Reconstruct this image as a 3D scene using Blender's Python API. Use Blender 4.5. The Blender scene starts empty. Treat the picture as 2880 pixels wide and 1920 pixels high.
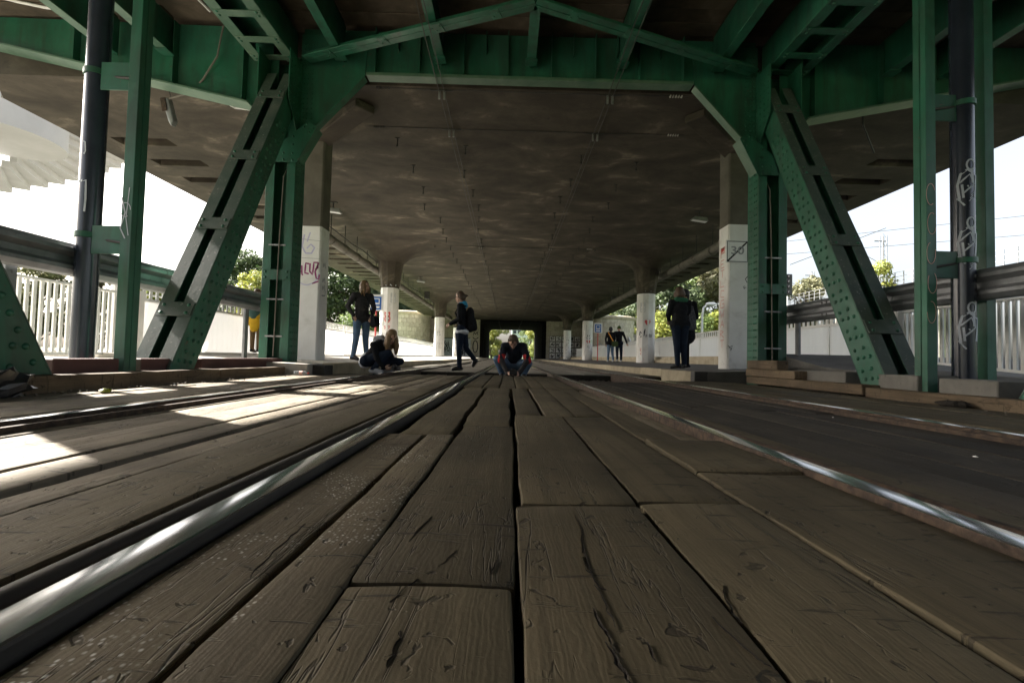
import bpy, bmesh, math, random
import numpy as np
from mathutils import Vector, Matrix
random.seed(7)
scene = bpy.context.scene
COL = scene.collection

# ------------------------------------------------------------------ camera, sky, sun, exposure
cam_d = bpy.data.cameras.new('camera')
cam = bpy.data.objects.new('camera', cam_d)
COL.objects.link(cam)
cam_d.sensor_width = 36.0
cam_d.lens = 36.0 * 1300.0 / 2880.0
cam_d.clip_start = 0.02
cam_d.clip_end = 3000.0
_r = Vector((0.99965931, -0.0092246, 0.02441671))
_u = Vector((-0.02472859, -0.03536098, 0.99906862))
_f = Vector((0.00835261, 0.99933203, 0.03557704))
cam.matrix_world = Matrix(((_r.x, _u.x, -_f.x, 0), (_r.y, _u.y, -_f.y, 0), (_r.z, _u.z, -_f.z, 0.288), (0, 0, 0, 1)))
scene.camera = cam

SUN_DIR = Vector((-1.0, 0.34, 0.69)).normalized()      # towards the sun
sun_d = bpy.data.lights.new('sun', 'SUN')
sun_d.energy = 5.0
sun_d.angle = math.radians(0.5)
sun_d.color = (1.0, 0.95, 0.87)
sun = bpy.data.objects.new('sun', sun_d)
COL.objects.link(sun)
sun.rotation_euler = SUN_DIR.to_track_quat('Z', 'Y').to_euler()
sun.location = (-40, 10, 40)

world = bpy.data.worlds.new('World')
scene.world = world
world.use_nodes = True
wn = world.node_tree
wn.nodes.clear()
w_out = wn.nodes.new('ShaderNodeOutputWorld')
w_bg = wn.nodes.new('ShaderNodeBackground')
w_sky = wn.nodes.new('ShaderNodeTexSky')
w_sky.sky_type = 'NISHITA'
w_sky.sun_disc = False
w_sky.sun_elevation = math.asin(SUN_DIR.z)
w_sky.sun_rotation = math.atan2(SUN_DIR.x, SUN_DIR.y)
w_sky.air_density = 1.0
w_sky.dust_density = 6.0
w_sky.ozone_density = 0.3
w_bg.inputs[1].default_value = 0.058
w_hs = wn.nodes.new('ShaderNodeHueSaturation')        # thin high haze: a paler sky all round
w_hs.inputs['Saturation'].default_value = 0.5
w_hs.inputs['Value'].default_value = 1.12
wn.links.new(w_sky.outputs[0], w_hs.inputs['Color'])
wn.links.new(w_hs.outputs[0], w_bg.inputs[0])
wn.links.new(w_bg.outputs[0], w_out.inputs[0])

scene.view_settings.view_transform = 'Standard'
scene.view_settings.look = 'None'
scene.view_settings.exposure = 2.8
scene.view_settings.gamma = 1.0
scene.view_settings.use_curve_mapping = False
scene.render.engine = 'CYCLES'
scene.cycles.use_denoising = True
scene.cycles.max_bounces = 8
scene.cycles.diffuse_bounces = 5
scene.cycles.glossy_bounces = 4
scene.cycles.transparent_max_bounces = 8
scene.cycles.sample_clamp_indirect = 6.0

# ------------------------------------------------------------------ materials
MAT = {}
def L(nt, a, b): nt.links.new(a, b)

def new_mat(name):
    m = bpy.data.materials.new(name)
    m.use_nodes = True
    nt = m.node_tree
    b = nt.nodes['Principled BSDF']
    MAT[name] = m
    return m, nt, b

def coords(nt, scale=(1, 1, 1), rnd=True, kind='Object'):
    tc = nt.nodes.new('ShaderNodeTexCoord')
    mp = nt.nodes.new('ShaderNodeMapping')
    mp.inputs['Scale'].default_value = scale
    src = tc.outputs[kind]
    if rnd:
        oi = nt.nodes.new('ShaderNodeObjectInfo')
        mu = nt.nodes.new('ShaderNodeMath'); mu.operation = 'MULTIPLY'; mu.inputs[1].default_value = 53.0
        L(nt, oi.outputs['Random'], mu.inputs[0])
        ad = nt.nodes.new('ShaderNodeVectorMath'); ad.operation = 'ADD'
        L(nt, src, ad.inputs[0]); L(nt, mu.outputs[0], ad.inputs[1])
        src = ad.outputs[0]
    L(nt, src, mp.inputs[0])
    return mp.outputs[0]

def noise(nt, vec, scale=5, detail=5, rough=0.6, dist=0.0):
    n = nt.nodes.new('ShaderNodeTexNoise')
    n.inputs['Scale'].default_value = scale; n.inputs['Detail'].default_value = detail
    n.inputs['Roughness'].default_value = rough; n.inputs['Distortion'].default_value = dist
    L(nt, vec, n.inputs['Vector'])
    return n.outputs['Fac']

def ramp(nt, fac, stops):
    r = nt.nodes.new('ShaderNodeValToRGB')
    e = r.color_ramp.elements
    while len(e) < len(stops): e.new(0.5)
    for i, (p, c) in enumerate(stops):
        e[i].position = p
        e[i].color = (c[0], c[1], c[2], 1) if not isinstance(c, (int, float)) else (c, c, c, 1)
    L(nt, fac, r.inputs[0])
    return r.outputs[0]

def mixc(nt, fac, a, b, mode='MIX'):
    m = nt.nodes.new('ShaderNodeMix'); m.data_type = 'RGBA'; m.blend_type = mode
    for i, v in ((0, fac), (6, a), (7, b)):
        if hasattr(v, 'links') or hasattr(v, 'is_output'): L(nt, v, m.inputs[i])
        elif isinstance(v, (tuple, list)): m.inputs[i].default_value = (v[0], v[1], v[2], 1)
        else: m.inputs[i].default_value = v
    return m.outputs[2]

def bump(nt, bsdf, h, strength=0.3, dist=0.01, prev=None):
    b = nt.nodes.new('ShaderNodeBump')
    b.inputs['Strength'].default_value = strength; b.inputs['Distance'].default_value = dist
    L(nt, h, b.inputs['Height'])
    if prev is not None: L(nt, prev, b.inputs['Normal'])
    L(nt, b.outputs[0], bsdf.inputs['Normal'])
    return b.outputs[0]

def pm(name, stops, scale=3, rough=0.8, metal=0.0, stretch=(1, 1, 1), bmp=0.2, bdist=0.01, detail=6, rnd=True, spec=0.4, var=0.0, fine=None):
    """mottled procedural paint / stone / cloth"""
    m, nt, b = new_mat(name)
    v = coords(nt, stretch, rnd)
    n = noise(nt, v, scale, detail, 0.62, 0.4)
    c = ramp(nt, n, stops)
    if fine:
        n2 = noise(nt, v, fine[0], 4, 0.7)
        c = mixc(nt, ramp(nt, n2, [(fine[1], 0.0), (fine[2], 1.0)]), c, fine[3])
    if var:
        oi = nt.nodes.new('ShaderNodeObjectInfo')
        rr = ramp(nt, oi.outputs['Random'], [(0, 1 - var), (1, 1 + var)])
        c = mixc(nt, 1.0, c, rr, 'MULTIPLY')
    L(nt, c, b.inputs['Base Color'])
    b.inputs['Roughness'].default_value = rough
    b.inputs['Metallic'].default_value = metal
    b.inputs['Specular IOR Level'].default_value = spec
    if bmp:
        nb = noise(nt, v, scale * 6, 5, 0.7)
        bump(nt, b, nb, bmp, bdist)
    return m

def wood(name, c0, c1, dark, speck=0.0, along='Y', rough=0.8, spec=0.25):
    m, nt, b = new_mat(name)
    g = (34, 1.1, 34) if along == 'Y' else (1.1, 34, 34)
    v = coords(nt, (1, 1, 1)); vs = coords(nt, g)
    big = noise(nt, v, 2.2, 3, 0.5)
    gr = noise(nt, vs, 1.0, 6, 0.65, 0.6)
    col = ramp(nt, gr, [(0.25, c0), (0.55, c1), (0.8, [x * 1.15 for x in c1])])
    col = mixc(nt, ramp(nt, big, [(0.42, 0.0), (0.68, 0.75)]), col, dark)
    # growth figure: distorted bands
    wv = nt.nodes.new('ShaderNodeTexWave'); wv.wave_type = 'BANDS'; wv.bands_direction = 'X' if along == 'Y' else 'Y'
    wv.inputs['Scale'].default_value = 8.5; wv.inputs['Distortion'].default_value = 11.0
    wv.inputs['Detail'].default_value = 2.5; wv.inputs['Detail Scale'].default_value = 1.1
    vw = coords(nt, (5, 1.3, 5) if along == 'Y' else (1.3, 5, 5)); L(nt, vw, wv.inputs['Vector'])
    col = mixc(nt, ramp(nt, wv.outputs['Fac'], [(0.0, 0.16), (0.3, 0.0)]), col, [x * 0.5 for x in c0])
    # long drying cracks
    ck = noise(nt, coords(nt, (7, 0.55, 7) if along == 'Y' else (0.55, 7, 7)), 1.6, 5, 0.6, 0.5)
    crack = ramp(nt, ck, [(0.489, 0.0), (0.5, 1.0), (0.511, 0.0)])
    gate = ramp(nt, noise(nt, v, 1.5, 2), [(0.46, 0.0), (0.54, 1.0)])
    cg = nt.nodes.new('ShaderNodeMath'); cg.operation = 'MULTIPLY'; L(nt, crack, cg.inputs[0]); L(nt, gate, cg.inputs[1])
    # cross nicks and scuffs
    nk = noise(nt, coords(nt, (3.2, 26, 3.2) if along == 'Y' else (26, 3.2, 3.2)), 1.7, 4, 0.6, 0.3)
    nick = ramp(nt, nk, [(0.34, 1.0), (0.385, 0.0)])
    dk = nt.nodes.new('ShaderNodeMath'); dk.operation = 'MAXIMUM'; L(nt, cg.outputs[0], dk.inputs[0]); L(nt, nick, dk.inputs[1])
    # pits of dirt
    pit = ramp(nt, noise(nt, v, 26, 3, 0.5, 0.8), [(0.31, 1.0), (0.36, 0.0)])
    dk2 = nt.nodes.new('ShaderNodeMath'); dk2.operation = 'MAXIMUM'; L(nt, dk.outputs[0], dk2.inputs[0]); L(nt, pit, dk2.inputs[1])
    df = nt.nodes.new('ShaderNodeMath'); df.operation = 'MULTIPLY'; df.inputs[1].default_value = 0.58; L(nt, dk2.outputs[0], df.inputs[0])
    col = mixc(nt, df.outputs[0], col, (0.012, 0.010, 0.008))
    if speck:
        vo = nt.nodes.new('ShaderNodeTexVoronoi'); vo.inputs['Scale'].default_value = 120
        L(nt, coords(nt, (1.0, 0.8, 1), rnd=False), vo.inputs['Vector'])
        sp = ramp(nt, vo.outputs['Distance'], [(0.12, 1.0), (0.34, 0.0)])
        sg = ramp(nt, noise(nt, v, 4.0, 4, 0.7), [(0.47, 0.0), (0.60, 1.0)])
        sm = nt.nodes.new('ShaderNodeMath'); sm.operation = 'MULTIPLY'; L(nt, sp, sm.inputs[0]); L(nt, sg, sm.inputs[1])
        sm2 = nt.nodes.new('ShaderNodeMath'); sm2.operation = 'MULTIPLY'; sm2.inputs[1].default_value = speck; L(nt, sm.outputs[0], sm2.inputs[0])
        col = mixc(nt, sm2.outputs[0], col, (0.5, 0.48, 0.44))
    oi = nt.nodes.new('ShaderNodeObjectInfo')
    col = mixc(nt, 1.0, col, ramp(nt, oi.outputs['Random'], [(0, 0.82), (1, 1.18)]), 'MULTIPLY')
    L(nt, col, b.inputs['Base Color'])
    b.inputs['Roughness'].default_value = rough
    b.inputs['Specular IOR Level'].default_value = spec
    n1 = bump(nt, b, gr, 0.26, 0.0035)
    n2 = bump(nt, b, wv.outputs['Fac'], 0.10, 0.002, n1)
    inv = nt.nodes.new('ShaderNodeMath'); inv.operation = 'SUBTRACT'; inv.inputs[0].default_value = 1.0; L(nt, dk2.outputs[0], inv.inputs[1])
    n3 = bump(nt, b, inv.outputs[0], 0.55, 0.006, n2)
    bump(nt, b, noise(nt, v, 9, 6, 0.65), 0.38, 0.010, n3)
    return m

wood('wood_deck', (0.050, 0.040, 0.023), (0.096, 0.078, 0.047), (0.044, 0.036, 0.022))
wood('wood_speckled', (0.064, 0.050, 0.031), (0.116, 0.094, 0.060), (0.056, 0.045, 0.029), speck=0.85)
wood('wood_grey', (0.112, 0.091, 0.063), (0.235, 0.197, 0.144), (0.070, 0.057, 0.042))
wood('wood_oiled', (0.022, 0.019, 0.015), (0.050, 0.042, 0.032), (0.015, 0.013, 0.011))
wood('wood_kerb', (0.085, 0.060, 0.036), (0.150, 0.110, 0.070), (0.078, 0.058, 0.038))
def green_steel():
    m, nt, b = new_mat('green_paint')
    v = coords(nt, (1, 1, 1)); vz = coords(nt, (3.0, 3.0, 0.45))
    col = ramp(nt, noise(nt, v, 1.3, 5, 0.6, 0.4), [(0.3, (0.009, 0.070, 0.039)), (0.5, (0.014, 0.100, 0.057)), (0.72, (0.023, 0.134, 0.078))])
    grime = ramp(nt, noise(nt, vz, 2.0, 6, 0.65, 0.5), [(0.44, 0.0), (0.70, 0.7)])
    col = mixc(nt, grime, col, (0.022, 0.036, 0.024))
    fade = ramp(nt, noise(nt, v, 5.0, 5, 0.7), [(0.58, 0.0), (0.75, 0.25)])
    col = mixc(nt, fade, col, (0.075, 0.145, 0.105))
    chip = ramp(nt, noise(nt, v, 17.0, 4, 0.7, 0.6), [(0.655, 0.0), (0.68, 1.0)])
    gate = ramp(nt, noise(nt, v, 1.7, 3), [(0.48, 0.0), (0.58, 1.0)])
    mu = nt.nodes.new('ShaderNodeMath'); mu.operation = 'MULTIPLY'; L(nt, chip, mu.inputs[0]); L(nt, gate, mu.inputs[1])
    col = mixc(nt, mu.outputs[0], col, (0.085, 0.055, 0.036))
    L(nt, col, b.inputs['Base Color'])
    L(nt, ramp(nt, noise(nt, v, 3.0, 4), [(0.3, 0.36), (0.7, 0.62)]), b.inputs['Roughness'])
    n1 = bump(nt, b, noise(nt, v, 9, 6, 0.7), 0.25, 0.004)
    bump(nt, b, mu.outputs[0], 0.4, -0.003, n1)
green_steel()
pm('green_worn', [(0.3, (0.040, 0.066, 0.052)), (0.5, (0.062, 0.084, 0.068)), (0.68, (0.085, 0.098, 0.083))], 3.2, 0.55, bmp=0.25, bdist=0.004,
   fine=(26, 0.62, 0.68, (0.24, 0.24, 0.21)))
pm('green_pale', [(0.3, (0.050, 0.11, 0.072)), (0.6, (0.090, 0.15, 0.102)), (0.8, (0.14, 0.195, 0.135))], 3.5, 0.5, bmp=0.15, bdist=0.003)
pm('red_steel', [(0.3, (0.062, 0.026, 0.022)), (0.7, (0.105, 0.046, 0.038))], 3, 0.65, bmp=0.25)
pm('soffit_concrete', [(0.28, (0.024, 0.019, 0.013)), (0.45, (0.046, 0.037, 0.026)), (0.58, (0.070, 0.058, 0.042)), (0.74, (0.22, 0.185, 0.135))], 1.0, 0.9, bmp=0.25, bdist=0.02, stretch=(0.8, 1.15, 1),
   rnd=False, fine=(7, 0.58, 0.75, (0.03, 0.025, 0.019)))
pm('concrete', [(0.3, (0.20, 0.185, 0.16)), (0.6, (0.31, 0.29, 0.25)), (0.8, (0.38, 0.355, 0.31))], 1.8, 0.9, bmp=0.3, bdist=0.01, fine=(14, 0.62, 0.75, (0.13, 0.12, 0.105)))
pm('concrete_mid', [(0.3, (0.105, 0.10, 0.088)), (0.7, (0.17, 0.16, 0.14))], 2.0, 0.9, bmp=0.3, fine=(14, 0.62, 0.75, (0.07, 0.065, 0.055)))
pm('concrete_dark', [(0.3, (0.075, 0.067, 0.055)), (0.7, (0.145, 0.13, 0.105))], 2.0, 0.9, bmp=0.3)
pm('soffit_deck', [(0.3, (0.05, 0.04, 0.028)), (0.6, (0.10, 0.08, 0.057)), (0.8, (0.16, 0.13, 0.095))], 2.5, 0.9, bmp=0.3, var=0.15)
pm('asphalt', [(0.3, (0.072, 0.068, 0.062)), (0.7, (0.125, 0.118, 0.105))], 2.2, 0.85, bmp=0.5, bdist=0.006, fine=(60, 0.6, 0.7, (0.22, 0.21, 0.19)))
pm('paving_light', [(0.3, (0.27, 0.25, 0.215)), (0.7, (0.40, 0.375, 0.33))], 2.0, 0.85, bmp=0.3, fine=(20, 0.6, 0.75, (0.20, 0.185, 0.16)))
pm('white_wash', [(0.26, (0.50, 0.485, 0.45)), (0.45, (0.68, 0.67, 0.64)), (0.7, (0.76, 0.755, 0.73))], 2.4, 0.75, bmp=0.25, bdist=0.006, fine=(9, 0.66, 0.8, (0.42, 0.40, 0.37)))
pm('white_metal', [(0.3, (0.66, 0.66, 0.64)), (0.7, (0.78, 0.78, 0.76))], 2, 0.5, bmp=0.05)
m_ = pm('white_panel', [(0.3, (0.70, 0.70, 0.68)), (0.7, (0.80, 0.80, 0.79))], 1.2, 0.5, bmp=0.05)
_nt = m_.node_tree; _tr = _nt.nodes.new('ShaderNodeBsdfTranslucent'); _tr.inputs[0].default_value = (0.8, 0.8, 0.78, 1)   # thin opal sheets let daylight through
_mx = _nt.nodes.new('ShaderNodeMixShader'); _mx.inputs[0].default_value = 0.4
L(_nt, _nt.nodes['Principled BSDF'].outputs[0], _mx.inputs[1]); L(_nt, _tr.outputs[0], _mx.inputs[2]); L(_nt, _mx.outputs[0], _nt.nodes['Material Output'].inputs[0])
pm('sandstone', [(0.3, (0.36, 0.32, 0.25)), (0.6, (0.48, 0.435, 0.355)), (0.8, (0.56, 0.52, 0.43))], 2.2, 0.9, bmp=0.5, bdist=0.02, var=0.12)
pm('stone_step', [(0.3, (0.28, 0.24, 0.17)), (0.7, (0.44, 0.385, 0.285))], 2.6, 0.85, bmp=0.3, var=0.1)
pm('stair_white', [(0.3, (0.40, 0.398, 0.39)), (0.7, (0.46, 0.457, 0.45))], 1.2, 0.8, bmp=0.1)
pm('galvanised', [(0.3, (0.15, 0.155, 0.16)), (0.7, (0.27, 0.275, 0.28))], 3, 0.5, 0.6, bmp=0.1, fine=(20, 0.62, 0.72, (0.10, 0.09, 0.08)))
pm('rail_side', [(0.3, (0.045, 0.041, 0.037)), (0.7, (0.08, 0.073, 0.066))], 6, 0.5, 0.3, bmp=0.15, stretch=(1, 0.3, 1))
pm('bare_steel', [(0.3, (0.20, 0.20, 0.20)), (0.7, (0.33, 0.33, 0.32))], 6, 0.5, 0.7, bmp=0.1)
pm('dark_steel', [(0.3, (0.028, 0.027, 0.026)), (0.7, (0.062, 0.058, 0.055))], 5, 0.6, 0.2, bmp=0.2)
pm('rust', [(0.35, (0.016, 0.011, 0.008)), (0.65, (0.075, 0.049, 0.032))], 26, 0.85, 0.1, bmp=0.4, bdist=0.004)
pm('rail_lip', [(0.3, (0.05, 0.044, 0.04)), (0.7, (0.09, 0.078, 0.07))], 8, 0.55, 0.35, bmp=0.3, bdist=0.003, stretch=(1, 0.3, 1))
pm('navy_paint', [(0.3, (0.016, 0.020, 0.032)), (0.7, (0.026, 0.033, 0.05))], 3, 0.24, bmp=0.06, spec=0.6, fine=(30, 0.7, 0.74, (0.12, 0.12, 0.13)))
pm('pipe_grey', [(0.3, (0.085, 0.078, 0.066)), (0.7, (0.165, 0.15, 0.125))], 2.5, 0.75, bmp=0.2)
pm('grass', [(0.3, (0.035, 0.075, 0.018)), (0.7, (0.09, 0.15, 0.035))], 4, 0.9, bmp=0.6, bdist=0.05, rnd=False)
pm('gravel_mat', [(0.3, (0.055, 0.047, 0.038)), (0.7, (0.14, 0.12, 0.095))], 9, 0.95, bmp=0.5, var=0.3)
pm('dirt', [(0.3, (0.012, 0.010, 0.008)), (0.7, (0.035, 0.029, 0.022))], 12, 0.95, bmp=0.8, bdist=0.02)
pm('bark', [(0.3, (0.06, 0.045, 0.032)), (0.7, (0.13, 0.10, 0.075))], 8, 0.9, bmp=0.6, stretch=(4, 4, 0.8))
pm('black_plastic', [(0.3, (0.010, 0.010, 0.011)), (0.7, (0.02, 0.02, 0.022))], 8, 0.32, bmp=0.1, spec=0.5)
pm('black_cloth', [(0.3, (0.009, 0.010, 0.012)), (0.7, (0.017, 0.018, 0.021))], 14, 0.92, bmp=0.5, bdist=0.004, spec=0.15)
pm('navy_cloth', [(0.3, (0.011, 0.014, 0.022)), (0.7, (0.02, 0.025, 0.036))], 14, 0.9, bmp=0.5, bdist=0.004, spec=0.15)
pm('charcoal_cloth', [(0.3, (0.032, 0.030, 0.031)), (0.7, (0.052, 0.049, 0.050))], 14, 0.9, bmp=0.5, bdist=0.004, spec=0.15)
pm('jeans_blue', [(0.3, (0.080, 0.135, 0.22)), (0.7, (0.155, 0.235, 0.34))], 7, 0.9, bmp=0.5, bdist=0.006, spec=0.15)
pm('jeans_dark', [(0.3, (0.008, 0.013, 0.026)), (0.7, (0.018, 0.027, 0.047))], 7, 0.9, bmp=0.5, bdist=0.006, spec=0.15)
pm('skin', [(0.3, (0.50, 0.30, 0.215)), (0.7, (0.58, 0.37, 0.275))], 6, 0.55, bmp=0.05)
pm('hair_blond', [(0.3, (0.10, 0.058, 0.024)), (0.7, (0.27, 0.165, 0.072))], 14, 0.5, stretch=(3, 3, 0.5), bmp=0.8, bdist=0.01)
pm('hair_brown', [(0.3, (0.045, 0.027, 0.016)), (0.7, (0.12, 0.072, 0.04))], 14, 0.5, stretch=(3, 3, 0.5), bmp=0.8, bdist=0.01)
pm('hair_black', [(0.3, (0.008, 0.008, 0.010)), (0.7, (0.02, 0.02, 0.022))], 14, 0.55, bmp=0.6, bdist=0.008)
pm('yellow_cloth', [(0.3, (0.70, 0.40, 0.015)), (0.7, (0.82, 0.52, 0.03))], 6, 0.8, bmp=0.5, bdist=0.01)
pm('khaki_cloth', [(0.3, (0.17, 0.105, 0.05)), (0.7, (0.26, 0.17, 0.085))], 8, 0.9, bmp=0.4)
pm('teal_cloth', [(0.3, (0.045, 0.10, 0.085)), (0.7, (0.075, 0.14, 0.12))], 8, 0.9, bmp=0.4)
pm('red_cloth', [(0.3, (0.45, 0.02, 0.018)), (0.7, (0.58, 0.035, 0.03))], 8, 0.85, bmp=0.4)
pm('grey_cloth', [(0.3, (0.30, 0.31, 0.34)), (0.7, (0.42, 0.43, 0.46))], 8, 0.9, bmp=0.4)
pm('white_cloth', [(0.3, (0.60, 0.62, 0.68)), (0.7, (0.72, 0.73, 0.78))], 8, 0.9, bmp=0.4)
pm('blue_cloth', [(0.3, (0.03, 0.28, 0.50)), (0.7, (0.05, 0.38, 0.62))], 8, 0.9, bmp=0.4)
pm('green_cloth', [(0.3, (0.02, 0.10, 0.055)), (0.7, (0.035, 0.15, 0.08))], 8, 0.9, bmp=0.4)
pm('olive_cloth', [(0.3, (0.045, 0.07, 0.02)), (0.7, (0.07, 0.10, 0.03))], 8, 0.9, bmp=0.4)
pm('orange_cloth', [(0.3, (0.55, 0.22, 0.03)), (0.7, (0.66, 0.30, 0.05))], 8, 0.9, bmp=0.4)
pm('bag_tweed', [(0.35, (0.02, 0.022, 0.026)), (0.6, (0.12, 0.12, 0.13))], 42, 0.9, bmp=0.4)
pm('paint_black', [(0.3, (0.016, 0.016, 0.018)), (0.7, (0.03, 0.03, 0.033))], 6, 0.6, bmp=0)
pm('paint_grey', [(0.3, (0.24, 0.25, 0.26)), (0.7, (0.32, 0.33, 0.34))], 6, 0.6, bmp=0)
pm('paint_red', [(0.3, (0.48, 0.05, 0.045)), (0.7, (0.60, 0.09, 0.075))], 6, 0.6, bmp=0)
pm('paint_redfaint', [(0.3, (0.58, 0.32, 0.28)), (0.7, (0.66, 0.42, 0.37))], 6, 0.7, bmp=0)
pm('paint_purple', [(0.3, (0.20, 0.025, 0.11)), (0.7, (0.30, 0.05, 0.17))], 6, 0.6, bmp=0)
pm('paint_lilac', [(0.3, (0.42, 0.40, 0.60)), (0.7, (0.52, 0.50, 0.66))], 6, 0.6, bmp=0)
pm('paint_silver', [(0.3, (0.33, 0.36, 0.42)), (0.7, (0.55, 0.58, 0.63))], 5, 0.5, bmp=0)
pm('paint_white', [(0.3, (0.70, 0.70, 0.69)), (0.7, (0.80, 0.80, 0.79))], 6, 0.55, bmp=0)
pm('paint_blue', [(0.3, (0.02, 0.11, 0.42)), (0.7, (0.03, 0.15, 0.5))], 6, 0.5, bmp=0)
pm('paint_yellow', [(0.3, (0.60, 0.40, 0.05)), (0.7, (0.70, 0.5, 0.08))], 6, 0.6, bmp=0)
pm('paint_green', [(0.3, (0.20, 0.55, 0.15)), (0.7, (0.28, 0.65, 0.2))], 6, 0.6, bmp=0)
pm('tower_wall', [(0.3, (0.42, 0.43, 0.45)), (0.7, (0.55, 0.56, 0.58))], 0.5, 0.8, bmp=0.1)
pm('insulator', [(0.3, (0.30, 0.28, 0.25)), (0.7, (0.42, 0.40, 0.37))], 6, 0.3, bmp=0)

def leaf_mat(name, c0, c1, c2):
    m, nt, b = new_mat(name)
    v = coords(nt, (1, 1, 1))
    n = noise(nt, v, 0.9, 3, 0.6)
    n2 = noise(nt, v, 17.0, 2, 0.6)
    c = mixc(nt, ramp(nt, n2, [(0.35, 0.0), (0.65, 1.0)]), ramp(nt, n, [(0.35, c0), (0.65, c1)]), c2)
    L(nt, c, b.inputs['Base Color'])
    b.inputs['Roughness'].default_value = 0.55
    tr = nt.nodes.new('ShaderNodeBsdfTranslucent'); L(nt, c, tr.inputs[0])
    mx = nt.nodes.new('ShaderNodeMixShader'); mx.inputs[0].default_value = 0.35
    L(nt, b.outputs[0], mx.inputs[1]); L(nt, tr.outputs[0], mx.inputs[2])
    L(nt, mx.outputs[0], nt.nodes['Material Output'].inputs[0])
leaf_mat('leaf_dark', (0.035, 0.058, 0.024), (0.066, 0.098, 0.038), (0.10, 0.13, 0.06))
leaf_mat('leaf_mid', (0.06, 0.105, 0.028), (0.10, 0.16, 0.045), (0.16, 0.20, 0.065))
leaf_mat('leaf_yellow', (0.15, 0.165, 0.03), (0.28, 0.25, 0.045), (0.22, 0.27, 0.065))
leaf_mat('leaf_olive', (0.09, 0.10, 0.045), (0.16, 0.155, 0.08), (0.21, 0.20, 0.11))

m, nt, b = new_mat('polished_rail')
v = coords(nt, (40, 0.6, 40), rnd=False)
n = noise(nt, v, 2.0, 4, 0.6)
L(nt, ramp(nt, n, [(0.3, (0.50, 0.49, 0.48)), (0.7, (0.68, 0.68, 0.68))]), b.inputs['Base Color'])
b.inputs['Metallic'].default_value = 0.92
L(nt, ramp(nt, noise(nt, coords(nt, (14, 1.2, 14), rnd=False), 2.0, 4), [(0.3, 0.10), (0.7, 0.22)]), b.inputs['Roughness'])
m, nt, b = new_mat('clear_plastic')
b.inputs['Base Color'].default_value = (0.85, 0.88, 0.9, 1); b.inputs['Roughness'].default_value = 0.12
b.inputs['Transmission Weight'].default_value = 0.85
m, nt, b = new_mat('window_glass')
b.inputs['Base Color'].default_value = (0.03, 0.035, 0.045, 1); b.inputs['Roughness'].default_value = 0.08

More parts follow.
